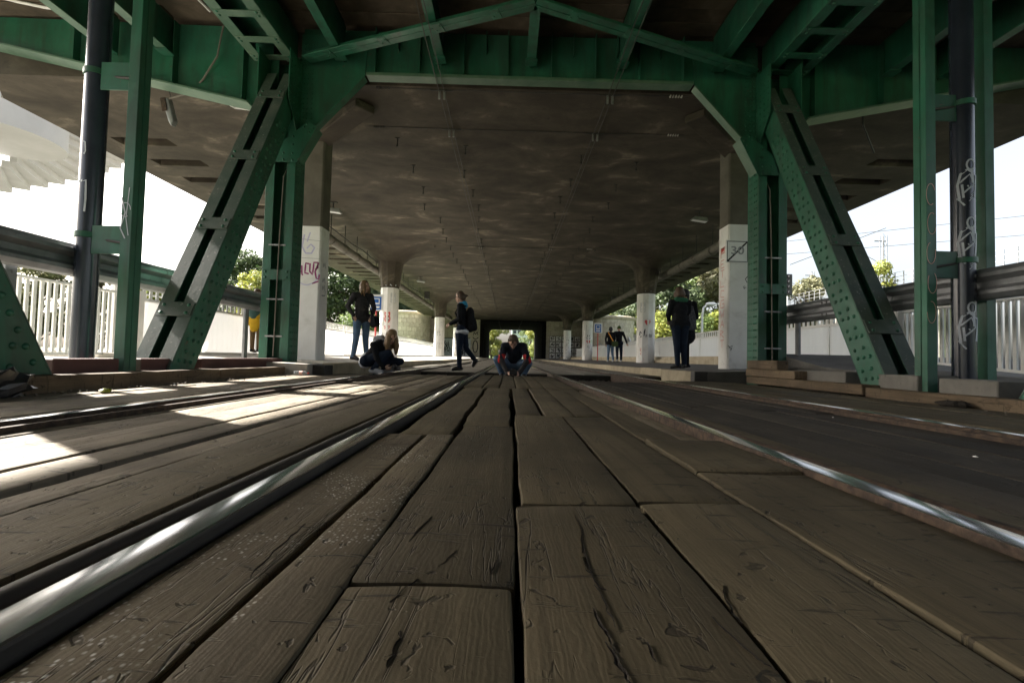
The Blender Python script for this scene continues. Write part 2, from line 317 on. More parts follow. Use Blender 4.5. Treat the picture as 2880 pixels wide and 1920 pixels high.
# ------------------------------------------------------------------ geometry helpers
WL = {}                                             # world location of every parent, to build children in world coordinates
class MB:
    def __init__(s): s.v = []; s.f = []; s.m = []; s.cur = 0
    def add(s, vs, fs):
        o = len(s.v); s.v += [tuple(x) for x in vs]
        for f in fs: s.f.append(tuple(i + o for i in f)); s.m.append(s.cur)
        return s
    def box(s, x0, x1, y0, y1, z0, z1):
        return s.add([(x0,y0,z0),(x1,y0,z0),(x1,y1,z0),(x0,y1,z0),(x0,y0,z1),(x1,y0,z1),(x1,y1,z1),(x0,y1,z1)],
                     [(0,3,2,1),(4,5,6,7),(0,1,5,4),(1,2,6,5),(2,3,7,6),(3,0,4,7)])
    def obox(s, c, a, b, d):                        # centre and three half-axes
        c, a, b, d = map(Vector, (c, a, b, d))
        vs = [c-a-b-d, c+a-b-d, c+a+b-d, c-a+b-d, c-a-b+d, c+a-b+d, c+a+b+d, c-a+b+d]
        return s.add(vs, [(0,3,2,1),(4,5,6,7),(0,1,5,4),(1,2,6,5),(2,3,7,6),(3,0,4,7)])
    def prism(s, poly, off):                        # 3-D polygon swept by a vector
        n = len(poly); off = Vector(off); p = [Vector(q) for q in poly]
        fs = [tuple(range(n-1, -1, -1)), tuple(range(n, 2*n))] + [(i, (i+1) % n, (i+1) % n + n, i + n) for i in range(n)]
        return s.add(p + [q + off for q in p], fs)
    def tube(s, path, r, n=10, caps=True):
        path = [Vector(p) for p in path]; k = len(path)
        rr = r if isinstance(r, (list, tuple)) else [r] * k
        vs = []; up = None
        for i, p in enumerate(path):
            t = (path[min(i+1, k-1)] - path[max(i-1, 0)]).normalized()
            if up is None:
                up = Vector((0, 0, 1)) if abs(t.z) < 0.9 else Vector((0, 1, 0))
            a = t.cross(up).normalized(); b = a.cross(t).normalized(); up = b
            for j in range(n):
                w = 2*math.pi*j/n
                vs.append(p + (a*math.cos(w) + b*math.sin(w))*rr[i])
        fs = [(i*n+j, i*n+(j+1) % n, (i+1)*n+(j+1) % n, (i+1)*n+j) for i in range(k-1) for j in range(n)]
        if caps: fs += [tuple(range(n-1, -1, -1)), tuple(range((k-1)*n, k*n))]
        return s.add(vs, fs)
    def lathe(s, prof, c=(0, 0, 0), n=16, rot=0.0, cap=True):
        vs = []; k = len(prof)
        for r, z in prof:
            for j in range(n):
                w = 2*math.pi*j/n + rot
                vs.append((c[0] + r*math.cos(w), c[1] + r*math.sin(w), c[2] + z))
        fs = [(i*n+j, i*n+(j+1) % n, (i+1)*n+(j+1) % n, (i+1)*n+j) for i in range(k-1) for j in range(n)]
        if cap: fs += [tuple(range(n-1, -1, -1)), tuple(range((k-1)*n, k*n))]
        return s.add(vs, fs)
    def ball(s, c, r, n=8, m=6):
        r = r if isinstance(r, (list, tuple)) else (r, r, r)
        vs = [(c[0], c[1], c[2]-r[2])]
        for i in range(1, m):
            a = math.pi*i/m - math.pi/2
            for j in range(n):
                w = 2*math.pi*j/n
                vs.append((c[0]+r[0]*math.cos(a)*math.cos(w), c[1]+r[1]*math.cos(a)*math.sin(w), c[2]+r[2]*math.sin(a)))
        vs.append((c[0], c[1], c[2]+r[2])); e = len(vs)-1
        fs = [(0, 1+(j+1) % n, 1+j) for j in range(n)]
        fs += [(1+i*n+j, 1+i*n+(j+1) % n, 1+(i+1)*n+(j+1) % n, 1+(i+1)*n+j) for i in range(m-2) for j in range(n)]
        fs += [(e, 1+(m-2)*n+j, 1+(m-2)*n+(j+1) % n) for j in range(n)]
        return s.add(vs, fs)
    def sweep(s, prof, stations, closed=True, caps=True):   # prof (x,z) list; stations list of (x,y,z)
        k = len(prof); vs = []
        for (sx, sy, sz) in stations:
            for (px, pz) in prof: vs.append((sx+px, sy, sz+pz))
        n = len(stations); last = k if closed else k-1
        fs = [(i*k+j, (i+1)*k+j, (i+1)*k+(j+1) % k, i*k+(j+1) % k) for i in range(n-1) for j in range(last)]
        if caps and closed: fs += [tuple(range(k)), tuple(range((n-1)*k, n*k))[::-1]]
        return s.add(vs, fs)
    def mesh(s, name, mats, off=(0, 0, 0), smooth=False, bevel=0.0, seg=1, ang=35):
        me = bpy.data.meshes.new(name)
        vs = [(x-off[0], y-off[1], z-off[2]) for x, y, z in s.v]
        me.from_pydata(vs, [], s.f)
        for mt in mats: me.materials.append(MAT[mt])
        if len(mats) > 1: me.polygons.foreach_set('material_index', s.m)
        bm = bmesh.new(); bm.from_mesh(me)
        bmesh.ops.recalc_face_normals(bm, faces=bm.faces)
        if bevel:
            es = [e for e in bm.edges if len(e.link_faces) == 2 and e.calc_face_angle(0) > math.radians(25)]
            bmesh.ops.bevel(bm, geom=es, offset=bevel, segments=seg, affect='EDGES', clamp_overlap=True)
        bm.to_mesh(me); bm.free()
        if smooth:
            me.polygons.foreach_set('use_smooth', [True]*len(me.polygons))
            try: me.set_sharp_from_angle(angle=math.radians(ang))
            except Exception: pass
        me.update()
        return me
    def build(s, name, mats, parent=None, smooth=False, bevel=0.0, seg=1, origin=None, ang=35):
        mats = [mats] if isinstance(mats, str) else mats
        po = Vector(WL.get(parent.name, (0, 0, 0))) if parent else Vector((0, 0, 0))
        org = Vector(origin) if origin is not None else po
        me = s.mesh(name, mats, org, smooth, bevel, seg, ang)
        return link(name, me, org - po, parent)

def link(name, me, loc=(0, 0, 0), parent=None, rot=None):
    o = bpy.data.objects.new(name, me); COL.objects.link(o)
    o.location = loc
    if rot: o.rotation_euler = rot
    if parent: o.parent = parent
    po = Vector(WL.get(parent.name, (0, 0, 0))) if parent else Vector((0, 0, 0))
    WL[o.name] = tuple(po + Vector(loc))
    return o
def tag(o, label=None, cat=None, group=None, kind=None):
    if label: o['label'] = label
    if cat: o['category'] = cat
    if group: o['group'] = group
    if kind: o['kind'] = kind
    return o
def thing(name, loc, label, cat, group=None):
    o = link(name, None, loc); o.empty_display_size = 0.1
    return tag(o, label, cat, group)
def struct(o): o['kind'] = 'structure'; return o
def stuff(o): o['kind'] = 'stuff'; return o
def copy_tree(o, parent=None):
    c = o.copy(); COL.objects.link(c); c.parent = parent
    WL[c.name] = WL.get(o.name, (0, 0, 0))
    for ch in o.children: copy_tree(ch, c)
    return c

CX = 0.265                                        # mirror axis of the bridge
def mx(x): return 2*CX - x
def gz(y):                                        # the line climbs gently beyond the second bay
    return 0.0 if y < 20 else 0.2*min(1, (y-20)/38.0)

RIVET = MB().lathe([(0.017, -0.004), (0.0165, 0.004), (0.011, 0.0105), (0.004, 0.0135)], n=7).mesh('rivet', ['green_paint'], smooth=True, ang=60)
def rivet_at(p, nrm, parent, k=1.0):
    po = Vector(WL.get(parent.name, (0, 0, 0)))
    o = bpy.data.objects.new('rivet', RIVET); COL.objects.link(o)
    o.location = Vector(p) - po
    o.rotation_euler = Vector(nrm).to_track_quat('Z', 'Y').to_euler(); o.scale = (k, k, k)
    o.parent = parent
def rivets_joined(pts, nrm, parent):
    q = Vector(nrm).to_track_quat('Z', 'Y').to_matrix(); mb = MB()
    for p in pts:
        p = Vector(p); n = 6
        vs = [p + q @ Vector((0.016*math.cos(6.283*j/n), 0.016*math.sin(6.283*j/n), -0.003)) for j in range(n)]
        vs += [p + q @ Vector((0.012*math.cos(6.283*j/n), 0.012*math.sin(6.283*j/n), 0.009)) for j in range(n)]
        mb.add(vs, [(j, (j+1) % n, n+(j+1) % n, n+j) for j in range(n)] + [tuple(range(n, 2*n))])
    return stuff(mb.build('rivets', 'green_paint', parent))

# strokes of paint: ribbons 2 mm proud of a surface, given by a mapping (u,v) -> (point, normal)
def ribbon(mb, pts, width, fmap, proud=0.003):
    P = []
    for i in range(len(pts)-1):
        (x0, y0), (x1, y1) = pts[i], pts[i+1]
        n = max(1, int(math.hypot(x1-x0, y1-y0)/0.05))
        for k in range(n): P.append((x0+(x1-x0)*k/n, y0+(y1-y0)*k/n))
    P.append(pts[-1])
    vs = []
    for i, (x, y) in enumerate(P):
        ax, ay = P[max(i-1, 0)]; bx, by = P[min(i+1, len(P)-1)]
        dx, dy = bx-ax, by-ay; l = math.hypot(dx, dy) or 1
        nx, ny = -dy/l*width/2, dx/l*width/2
        for sg in (1, -1):
            p, nr = fmap(x+nx*sg, y+ny*sg); p = Vector(p); nr = Vector(nr)
            vs.append(p + nr*proud)
    fs = [(2*i, 2*i+1, 2*i+3, 2*i+2) for i in range(len(P)-1)]
    mb.add(vs, fs)
def plane_map(o, u, v):
    o, u, v = Vector(o), Vector(u).normalized(), Vector(v).normalized(); n = u.cross(v)
    return lambda a, b: (o + u*a + v*b, n)
def arc(cx, cy, rx, ry, a0, a1, n=12):
    return [(cx+rx*math.cos(math.radians(a0+(a1-a0)*i/n)), cy+ry*math.sin(math.radians(a0+(a1-a0)*i/n))) for i in range(n+1)]
def text_mesh(txt, size, depth=0.003):
    cu = bpy.data.curves.new('lettering', 'FONT'); cu.body = txt; cu.size = size; cu.extrude = depth
    cu.offset = size*.012; cu.align_x = 'CENTER'; cu.align_y = 'CENTER'; cu.resolution_u = 4
    ob = bpy.data.objects.new('lettering', cu); COL.objects.link(ob)
    dg = bpy.context.evaluated_depsgraph_get()
    me = bpy.data.meshes.new_from_object(ob.evaluated_get(dg))
    bpy.data.objects.remove(ob); bpy.data.curves.remove(cu)
    return me
def text(txt, size, mat, p, u, v, parent, name='lettering', sx=1.0):
    me = text_mesh(txt, size); me.materials.clear(); me.materials.append(MAT[mat])
    u, v = Vector(u).normalized(), Vector(v).normalized(); n = u.cross(v)
    po = Vector(WL.get(parent.name, (0, 0, 0)))
    o = bpy.data.objects.new(name, me); COL.objects.link(o); o.parent = parent
    M = Matrix((u, v, n)).transposed().to_4x4(); M.translation = Vector(p) - po
    o.matrix_local = M @ Matrix.Diagonal((sx, 1, 1, 1))
    return o

# ------------------------------------------------------------------ ground and deck
g = MB(); g.add([(-900, -300, -1.2), (900, -300, -1.2), (900, 1500, -1.2), (-900, 1500, -1.2)], [(0, 1, 2, 3)])
struct(g.build('ground', 'grass'))
for x0, x1 in ((-34, -7.6), (9.9, 34)):
    g = MB(); g.box(x0, x1, -12, 27, -1.19, -1.12); struct(g.build('bounce_sheet', 'asphalt'))  # sheets added so light bounced off the grass doesn't tint the stair green
base = MB(); base.box(-9.6, 10.1, -90, 8.2, -0.6, -0.19); struct(base.build('deck_light_stop', 'concrete_dark'))  # slab added below the planks to stop light coming through the gaps

deck = link('plank_deck', None, (0, 0, 0)); struct(deck)
def plank(corners, z, mat, th=0.09, wav=0.004, parent=deck, tilt=0.0, seed=None):
    """corners: near-left, near-right, far-right, far-left in plan; wavy worn edges, rounded arrises"""
    rnd = random.Random(seed if seed is not None else random.random())
    a, b, c, d = [Vector((p[0], p[1], 0)) for p in corners]
    ln = ((d-a).length + (c-b).length)/2
    far = min(a.y, b.y)
    step = 0.06 if far < 1.5 else 0.14 if far < 4 else 0.5
    ns = max(2, min(72, int(ln/step)))
    ph = [rnd.uniform(0, 6.28) for _ in range(8)]; amp = wav
    def w(t, k): return amp*(math.sin(t*ln*7+ph[k]) + 0.6*math.sin(t*ln*17+ph[k+1]) + 0.35*math.sin(t*ln*41+ph[k+2]))*0.5
    tz = [rnd.uniform(-0.004, 0.004) for _ in range(4)]
    ch = 0.0022
    vs = []
    for i in range(ns+1):
        t = i/ns
        l = a.lerp(d, t); r = b.lerp(c, t); u = (r-l).normalized(); wd = (r-l).length
        l = l + u*(w(t, 0) if i not in (0, ns) else 0); r = r + u*(w(t, 4) if i not in (0, ns) else 0)
        if i == 0: l.y += rnd.uniform(-.003, .003)
        e = 0.007 if i in (0, ns) else 0.0
        z0 = z + tz[0]*(1-t) + tz[1]*t; z1 = z + tz[2]*(1-t) + tz[3]*t
        cup = 0.0025*math.sin(t*ln*3+ph[6])
        mid1 = l.lerp(r, 0.33); mid2 = l.lerp(r, 0.67)
        row = [(l.x, l.y, z-th), (l.x, l.y, z0-ch*1.6-e*.6), (l.x+u.x*ch, l.y+u.y*ch, z0-ch*.4-e*.5), (l.x+u.x*ch*2.6, l.y+u.y*ch*2.6, z0-e*.4),
               (mid1.x, mid1.y, (2*z0+z1)/3+cup-e*.4), (mid2.x, mid2.y, (z0+2*z1)/3+cup-e*.4),
               (r.x-u.x*ch*2.6, r.y-u.y*ch*2.6, z1-e*.4), (r.x-u.x*ch, r.y-u.y*ch, z1-ch*.4-e*.5), (r.x, r.y, z1-ch*1.6-e*.6), (r.x, r.y, z-th)]
        vs += row
        if i in (0,):                              # worn end arris: a second row just inside
            pass
    # push first/last rows: add inner rows so that only the ends are rounded
    k = 10
    rows = [vs[i*k:(i+1)*k] for i in range(ns+1)]
    def inner(r0, r1, dist, lift):
        out = []
        for p, q in zip(r0, r1):
            v = Vector(q)-Vector(p); vl = Vector((v.x, v.y, 0)); l = vl.length or 1
            out.append((p[0]+vl.x/l*dist, p[1]+vl.y/l*dist, p[2] + lift if p[2] > z-th+.001 else p[2]))
        return out
    rows.insert(1, inner(rows[0], rows[1], 0.008, 0.0038)); rows.insert(-1, inner(rows[-1], rows[-2], 0.008, 0.0038))
    mb = MB(); flat = [p for r in rows for p in r]; n = len(rows)
    fs = [(i*k+j, i*k+j+1, (i+1)*k+j+1, (i+1)*k+j) for i in range(n-1) for j in range(k-1)]
    fs += [tuple(range(k))[::-1], tuple(range((n-1)*k, n*k))]
    mb.add(flat, fs)
    ctr = (a+b+c+d)/4
    o = mb.build('plank', mat, parent, smooth=True, origin=(ctr.x, ctr.y, z), ang=28)
    return o
Z = -0.045
ZC = -0.020                                       # boards between the two tracks stand almost level with the rails
KC = (0.288-ZC)/(0.288-Z)
def P(corners, z, mat, **kw):
    q = [(x*KC, y*KC if y > .2 else y) for x, y in corners]
    q = [(max(-.474, min(.838, x)), y) for x, y in q]
    return plank(q, z - Z + ZC, mat, **kw)
# strip beside the left inner rail (paint-splashed boards)
P([(-.52, -1.20), (-.353, -1.20), (-.353, 1.99), (-.505, 1.99)], Z-.002, 'wood_speckled')
P([(-.340, -1.20), (-.236, -1.20), (-.222, 1.97), (-.332, 1.97)], Z+.004, 'wood_speckled')
P([(-.458, 2.00), (-.245, 2.00), (-.243, 5.05), (-.452, 5.05)], Z-.004, 'wood_deck', wav=.009)
# second strip
P([(-.226, -1.20), (.008, -1.20), (.013, .684), (-.224, .684)], Z, 'wood_deck')
P([(-.224, .695), (.019, .692), (.034, 2.29), (-.203, 2.30)], Z-.001, 'wood_deck')
P([(-.212, 2.315), (.020, 2.305), (.024, 5.06), (-.212, 5.05)], Z-.003, 'wood_deck', wav=.008)
# third strip
P([(.018, -1.20), (.289, -1.20), (.306, 1.060), (.027, 1.055)], Z+.002, 'wood_deck')
P([(.040, 1.072), (.307, 1.085), (.322, 2.70), (.050, 2.70)], Z+.001, 'wood_deck')
# fourth strip
P([(.298, -1.20), (.545, -1.20), (.566, 1.100), (.316, 1.092)], Z+.003, 'wood_deck')
P([(.320, 1.115), (.569, 1.122), (.574, 2.75), (.334, 2.70)], Z+.001, 'wood_deck')
# fifth strip to the right inner rail
P([(.556, -1.20), (.91, -1.20), (.91, 1.40), (.578, 1.40)], Z+.006, 'wood_deck')
P([(.584, 1.415), (.91, 1.415), (.91, 1.965), (.590, 1.96)], Z+.007, 'wood_deck')
P([(.592, 1.975), (.762, 1.97), (.752, 5.10), (.622, 5.08)], Z-.002, 'wood_deck', wav=.009)
P([(.790, 1.99), (.905, 1.99), (.905, 6.2), (.792, 6.2)], Z-.02, 'wood_grey', wav=.003)
# far row of narrower boards
xs0 = [.066, .216, .405, .590]
P([(.062, 2.735), (.206, 2.735), (.214, 5.06), (.058, 5.07)], Z-.002, 'wood_deck')
P([(.232, 2.73), (.400, 2.72), (.414, 5.05), (.238, 5.06)], Z, 'wood_deck')
P([(.412, 2.72), (.570, 2.77), (.612, 5.03), (.428, 5.05)], Z, 'wood_deck')
xs = [-.49, -.272, -.086, .098, .274, .440, .618, .80]
for i in range(7):
    d0 = .006
    P([(xs[i]+d0, 5.09), (xs[i+1]-d0, 5.09), (xs[i+1]-d0+.012*i/7+.01, 8.74), (xs[i]+d0+.012*i/7+.01, 8.74)], Z-.001*(i % 3), 'wood_deck')
# left track: long boards between its rails
P = plank
Z = -0.035
lx = [(-1.905, -1.79), (-1.778, -1.55), (-1.543, -1.305), (-1.288, -1.13), (-1.108, -.985), (-.966, -.70)]
for i, (x0, x1) in enumerate(lx):
    zz = Z - .004*(i % 2) - (.012 if i == 4 else 0)
    P([(x0, -1.20), (x1, -1.20), (x1, 4.30), (x0, 4.30)], zz, ('wood_deck' if i == 5 else 'wood_grey'), wav=.006)
for i in range(7):
    x0 = -1.90 + i*.172
    P([(x0, 4.33), (x0+.164, 4.33), (x0+.160, 8.10), (x0, 8.10)], Z-.003*(i % 3), 'wood_grey' if i % 3 else 'wood_deck')
# left of the left rail to the kerb
for i, (x0, x1) in enumerate([(-3.40, -3.06), (-3.05, -2.72), (-2.71, -2.38), (-2.37, -2.02)]):
    P([(x0, -1.20), (x1, -1.20), (x1, 4.6+.2*i), (x0, 4.6+.2*i)], -.052-.004*(i % 2), 'wood_grey', wav=.008)
    P([(x0, 4.63+.2*i), (x1, 4.63+.2*i), (x1, 8.1), (x0, 8.1)], -.055, 'wood_grey', wav=.008)
# right track: dark oiled boards, brown strip beside the lip
P([(.985, -1.20), (1.13, -1.20), (1.13, 4.2), (.985, 4.2)], Z+.002, 'wood_deck')
P([(.985, 4.22), (1.13, 4.22), (1.13, 6.9), (.985, 6.9)], Z+.001, 'wood_deck')
for i in range(6):
    x0 = 1.14 + i*.188
    e = 3.1 + .55*((i*7) % 5)/5
    P([(x0, -1.20), (x0+.178, -1.20), (x0+.178, e), (x0, e)], Z-.002*(i % 2), 'wood_oiled', wav=.003)
    P([(x0, e+.010), (x0+.178, e+.010), (x0+.178, 6.95), (x0, 6.95)], Z-.002*((i+1) % 2), 'wood_oiled', wav=.003)
# right of the right rail to the kerb
for i, (x0, x1) in enumerate([(2.39, 2.76), (2.77, 3.14), (3.15, 3.52), (3.53, 3.93)]):
    e = 4.2 + .7*((i*3) % 4)/4
    P([(x0, -1.20), (x1, -1.20), (x1, e), (x0, e)], -.045+.003*(i % 2), 'wood_deck', wav=.005)
    P([(x0, e+.01), (x1, e+.01), (x1, 8.05), (x0, 8.05)], -.043, 'wood_deck', wav=.005)

# long drying splits in the nearest boards
def split_crack(pts, wmax, z):
    mb = MB(); vs = []; n = len(pts)
    fine = []
    for i in range(n-1):
        for k in range(5):
            t = k/5; fine.append((pts[i][0]+(pts[i+1][0]-pts[i][0])*t + random.uniform(-.0022, .0022), pts[i][1]+(pts[i+1][1]-pts[i][1])*t))
    fine.append(pts[-1]); m_ = len(fine)
    for i, (x, y) in enumerate(fine):
        w_ = wmax*math.sin(math.pi*min(.98, max(.02, i/(m_-1))))**.6*random.uniform(.6, 1.1)
        vs += [(x-w_/2, y, z), (x, y, z-.002), (x+w_/2, y, z)]
    mb.add(vs, [(3*i+j, 3*i+j+1, 3*i+4+j, 3*i+3+j) for i in range(m_-1) for j in (0, 1)])
    mb.build('crack', 'dirt', deck)
def at_deck(u, v, z):
    d = _f + _r*(u-1440)/1300 - _u*(v-960)/1300; t = (z-.288)/d.z
    return (d.x*t, d.y*t)
for pts, w_ in (([(1610, 1430), (1632, 1480), (1640, 1540), (1662, 1600), (1672, 1630)], .004), ([(1672, 1640), (1700, 1690), (1730, 1760)], .003), ([(1640, 1560), (1652, 1600), (1690, 1650), (1702, 1655)], .003),
                ([(1665, 1705), (1700, 1770), (1730, 1820)], .005), ([(1705, 1800), (1745, 1880), (1775, 1918)], .006), ([(1815, 1800), (1845, 1855)], .004),
                ([(2030, 1640), (2050, 1700), (2085, 1760)], .003), ([(2000, 1730), (2120, 1840), (2180, 1880)], .004), ([(1230, 1600), (1285, 1545)], .003), ([(1100, 1690), (1180, 1620)], .004),
                ([(1380, 1610), (1400, 1570)], .003), ([(630, 1860), (650, 1800)], .004), ([(700, 1620), (790, 1530), (860, 1470)], .003), ([(1150, 1520), (1215, 1450)], .003), ([(1090, 1870), (1120, 1800), (1128, 1770)], .003)):
    q = [at_deck(u, v, -.0165) for u, v in pts]
    split_crack(q, w_, -.0168)

# ------------------------------------------------------------------ track beyond the joint: gravel pit, paving slabs
pit = MB(); pit.add([(-2.9, 8.2, -.17), (3.4, 6.9, -.17), (3.4, 9.9, -.17), (-2.9, 9.9, -.17)], [(0, 1, 2, 3)])
pit.box(-2.9, 3.4, 9.86, 9.9, -.3, -.05)
struct(pit.build('joint_pit', 'dirt'))
mb = MB(); rg = random.Random(3)
for i in range(1500):
    x = rg.uniform(-2.8, 3.3); y = rg.uniform(8.2 if x < .9 else 7.0, 9.84); r = rg.uniform(.012, .035)
    mb.ball((x, y, -.165+r*.4), (r, r*rg.uniform(.6, 1.1), r*.7), 5, 4)
tag(stuff(mb.build('gravel', 'gravel_mat')), 'loose dark gravel in the joint between the plank deck and the paved track', 'gravel')
pav = link('track_paving', None, (0, 0, 0)); struct(pav)
pm('paving', [(0.3, (0.15, 0.135, 0.11)), (0.6, (0.215, 0.195, 0.16)), (0.8, (0.27, 0.25, 0.21))], 1.8, 0.75, bmp=0.35, var=0.14, fine=(12, 0.62, 0.75, (0.10, 0.09, 0.075)))
for (x0, x1) in [(-2.86, -1.99), (-1.91, -1.30), (-1.285, -.66), (-.47, .17), (.185, .83), (1.0, 1.63), (1.645, 2.27), (2.36, 3.3)]:
    y = 9.9; k = 0
    while y < 58:
        l = 1.5 if y < 26 else 6.0
        mbx = MB(); o2 = gz(y+l/2)
        mbx.box(x0, x1, y+.01, y+l-.01, -.25+o2, -.028+o2+rg.uniform(-.006, .006))
        mbx.build('paving_slab', 'paving', pav, bevel=.008, origin=((x0+x1)/2, y+l/2, 0)); y += l; k += 1
und = MB(); und.sweep([(-2.9, -.4), (3.35, -.4), (3.35, -.06), (-2.9, -.06)], [(0, 9.9, 0), (0, 20, 0), (0, 58, .2), (0, 110, .2)])
struct(und.build('track_bed', 'concrete_dark'))

# ------------------------------------------------------------------ rails
def rail(x, inner, label, lipmat, sidemat):
    st = [(x, -1.6, 0), (x, 1, 0), (x, 4, 0), (x, 8, 0), (x, 14, 0), (x, 20, 0), (x, 40, gz(40)), (x, 58, .2), (x, 100, .2)]
    t = thing('tram_rail', (x, 0, 0), label, 'rail', 'four tram rails')
    h = MB()
    top = [(-.034, -.0075), (-.033, -.0035), (-.030, -.0012), (-.014, .0004), (0, .0008), (.014, .0004), (.030, -.0012), (.033, -.0035), (.034, -.0075)]
    prof = [(-.034, -.16)] + top + [(.034, -.16)]
    h.sweep(prof, st, closed=True, caps=False)
    k = len(prof)
    for i in range(len(h.f)):
        j = i % k
        h.m[i] = 0 if 2 <= j <= 7 else 1
    h.build('rail_head', ['polished_rail', sidemat], t, smooth=True, ang=14)
    s = inner
    lp = MB()
    q = [(s*.078, -.16), (s*.078, -.022), (s*.084, -.014), (s*.095, -.011), (s*.108, -.013), (s*.113, -.022), (s*.113, -.16)]
    if s < 0: q = q[::-1]
    lp.sweep(q, st, closed=True, caps=False)
    lp.build('guard_lip', lipmat, t, smooth=True, ang=50)
    fl = MB(); q = [(s*.035, -.16), (s*.035, -.065), (s*.078, -.065), (s*.078, -.16)]
    if s < 0: q = q[::-1]
    fl.sweep(q, st, closed=True, caps=False); fl.build('groove', 'dark_steel', t)
    return t
rail(-1.950, 1, 'leftmost tram rail, partly in sun beside the red steel beams', 'rust', 'rust')
rail(-0.517, -1, 'near left tram rail with broad polished head and grey lip', 'rail_lip', 'rail_side')
rail(0.880, 1, 'near right tram rail with rusty side and red-brown lip', 'rust', 'rust')
rail(2.318, -1, 'rightmost tram rail beside the stacked kerb timbers', 'rust', 'rust')

# ------------------------------------------------------------------ platforms and walkways
def platform(name, x_in, x_out, z_in, z_out, y0, y1, mat):
    mb = MB()
    st = [y0, 14, 20, 40, y1]
    prof = lambda y: [(x_in, -.4), (x_in, z_in+gz(y)*.6), (x_out, z_out+gz(y)*.5), (x_out, -.4)]
    vs = []
    for y in st: vs += [(a, y, b) for a, b in prof(y)]
    k = 4; fs = [(i*k+j, (i+1)*k+j, (i+1)*k+(j+1) % k, i*k+(j+1) % k) for i in range(len(st)-1) for j in range(k)] + [(0, 1, 2, 3), (16, 17, 18, 19)]
    mb.add(vs, fs); return struct(mb.build(name, mat))
plat_l = platform('tram_platform_left', -3.06, -7.3, .115, .25, 7.1, 58, 'paving_light')
plat_r = platform('tram_platform_right', 3.50, 6.45, .125, .235, 8.05, 58, 'asphalt')
# kerb stones
def kerbs(par, x0, x1, ya, yb, z, mat, ln=1.6):
    y = ya; i = 0
    while y < yb:
        l = ln if y < 30 else 7
        mb = MB(); o2 = gz(y)*.6
        mb.box(x0, x1, y+.006, min(yb, y+l)-.006, -.4, z+o2+rg.uniform(-.006, .006))
        mb.build('kerb_stone', mat, par, bevel=.012, origin=((x0+x1)/2, y, 0)); y += l; i += 1
pm('kerb_stone_mat', [(0.3, (0.20, 0.17, 0.115)), (0.7, (0.33, 0.285, 0.20))], 2.6, 0.85, bmp=0.35, var=0.12, fine=(10, 0.62, 0.75, (0.11, 0.09, 0.065)))
kerbs(plat_l, -3.06, -2.86, 7.66, 57, .122, 'kerb_stone_mat')
kerbs(plat_r, 3.28, 3.50, 8.25, 57, .132, 'kerb_stone_mat')
tb = MB(); tb.box(3.27, 3.95, 8.06, 8.24, -.4, .13)
tb.build('end_beam', 'dark_steel', plat_r, bevel=.006)
tb = MB(); tb.box(-3.6, -2.87, 7.30, 7.64, -.3, .10)
tb.build('end_beam', 'dark_steel', plat_l, bevel=.006)
# left walkway along the bridge, right walkway with its ramp and two stone steps
wl = MB(); wl.box(-9.4, -4.15, -90, 7.1, -.5, .14); struct(wl.build('walkway_left', 'paving_light'))
wr = MB()
st = [(-90, .10), (4.5, .17), (5.6, .20), (6.7, .26), (7.3, .36), (7.9, .47), (9, .49), (20, .49), (58, .52)]
def wsec(y, z): return [(4.62 if y < 8 else 6.72, y, -.5), (4.62 if y < 8 else 6.72, y, z), (9.8, y, z), (9.8, y, -.5)]
vs = []
st2 = st[:6] + [(8.0, .48)] + st[6:]
for y, z in st2: vs += wsec(y, z)
fs = [(i*4+j, (i+1)*4+j, (i+1)*4+(j+1) % 4, i*4+(j+1) % 4) for i in range(len(st2)-1) for j in range(4)] + [(0, 1, 2, 3), tuple(range(4*len(st2)-4, 4*len(st2)))]
wr.add(vs, fs); walk_r = struct(wr.build('walkway_right', 'asphalt'))
y = 8.3
while y < 57:
    l = 2.0 if y < 30 else 8
    mb = MB(); mb.box(6.40, 6.60, y+.006, y+l-.006, .0, .365+gz(y)*.5); mb.build('stone_step', 'stone_step', walk_r, bevel=.01, origin=(6.5, y, 0))
    mb = MB(); mb.box(6.602, 6.80, y+.5, y+l+.488, .0, .497+gz(y)*.5); mb.build('stone_step', 'stone_step', walk_r, bevel=.01, origin=(6.7, y, 0))
    y += l

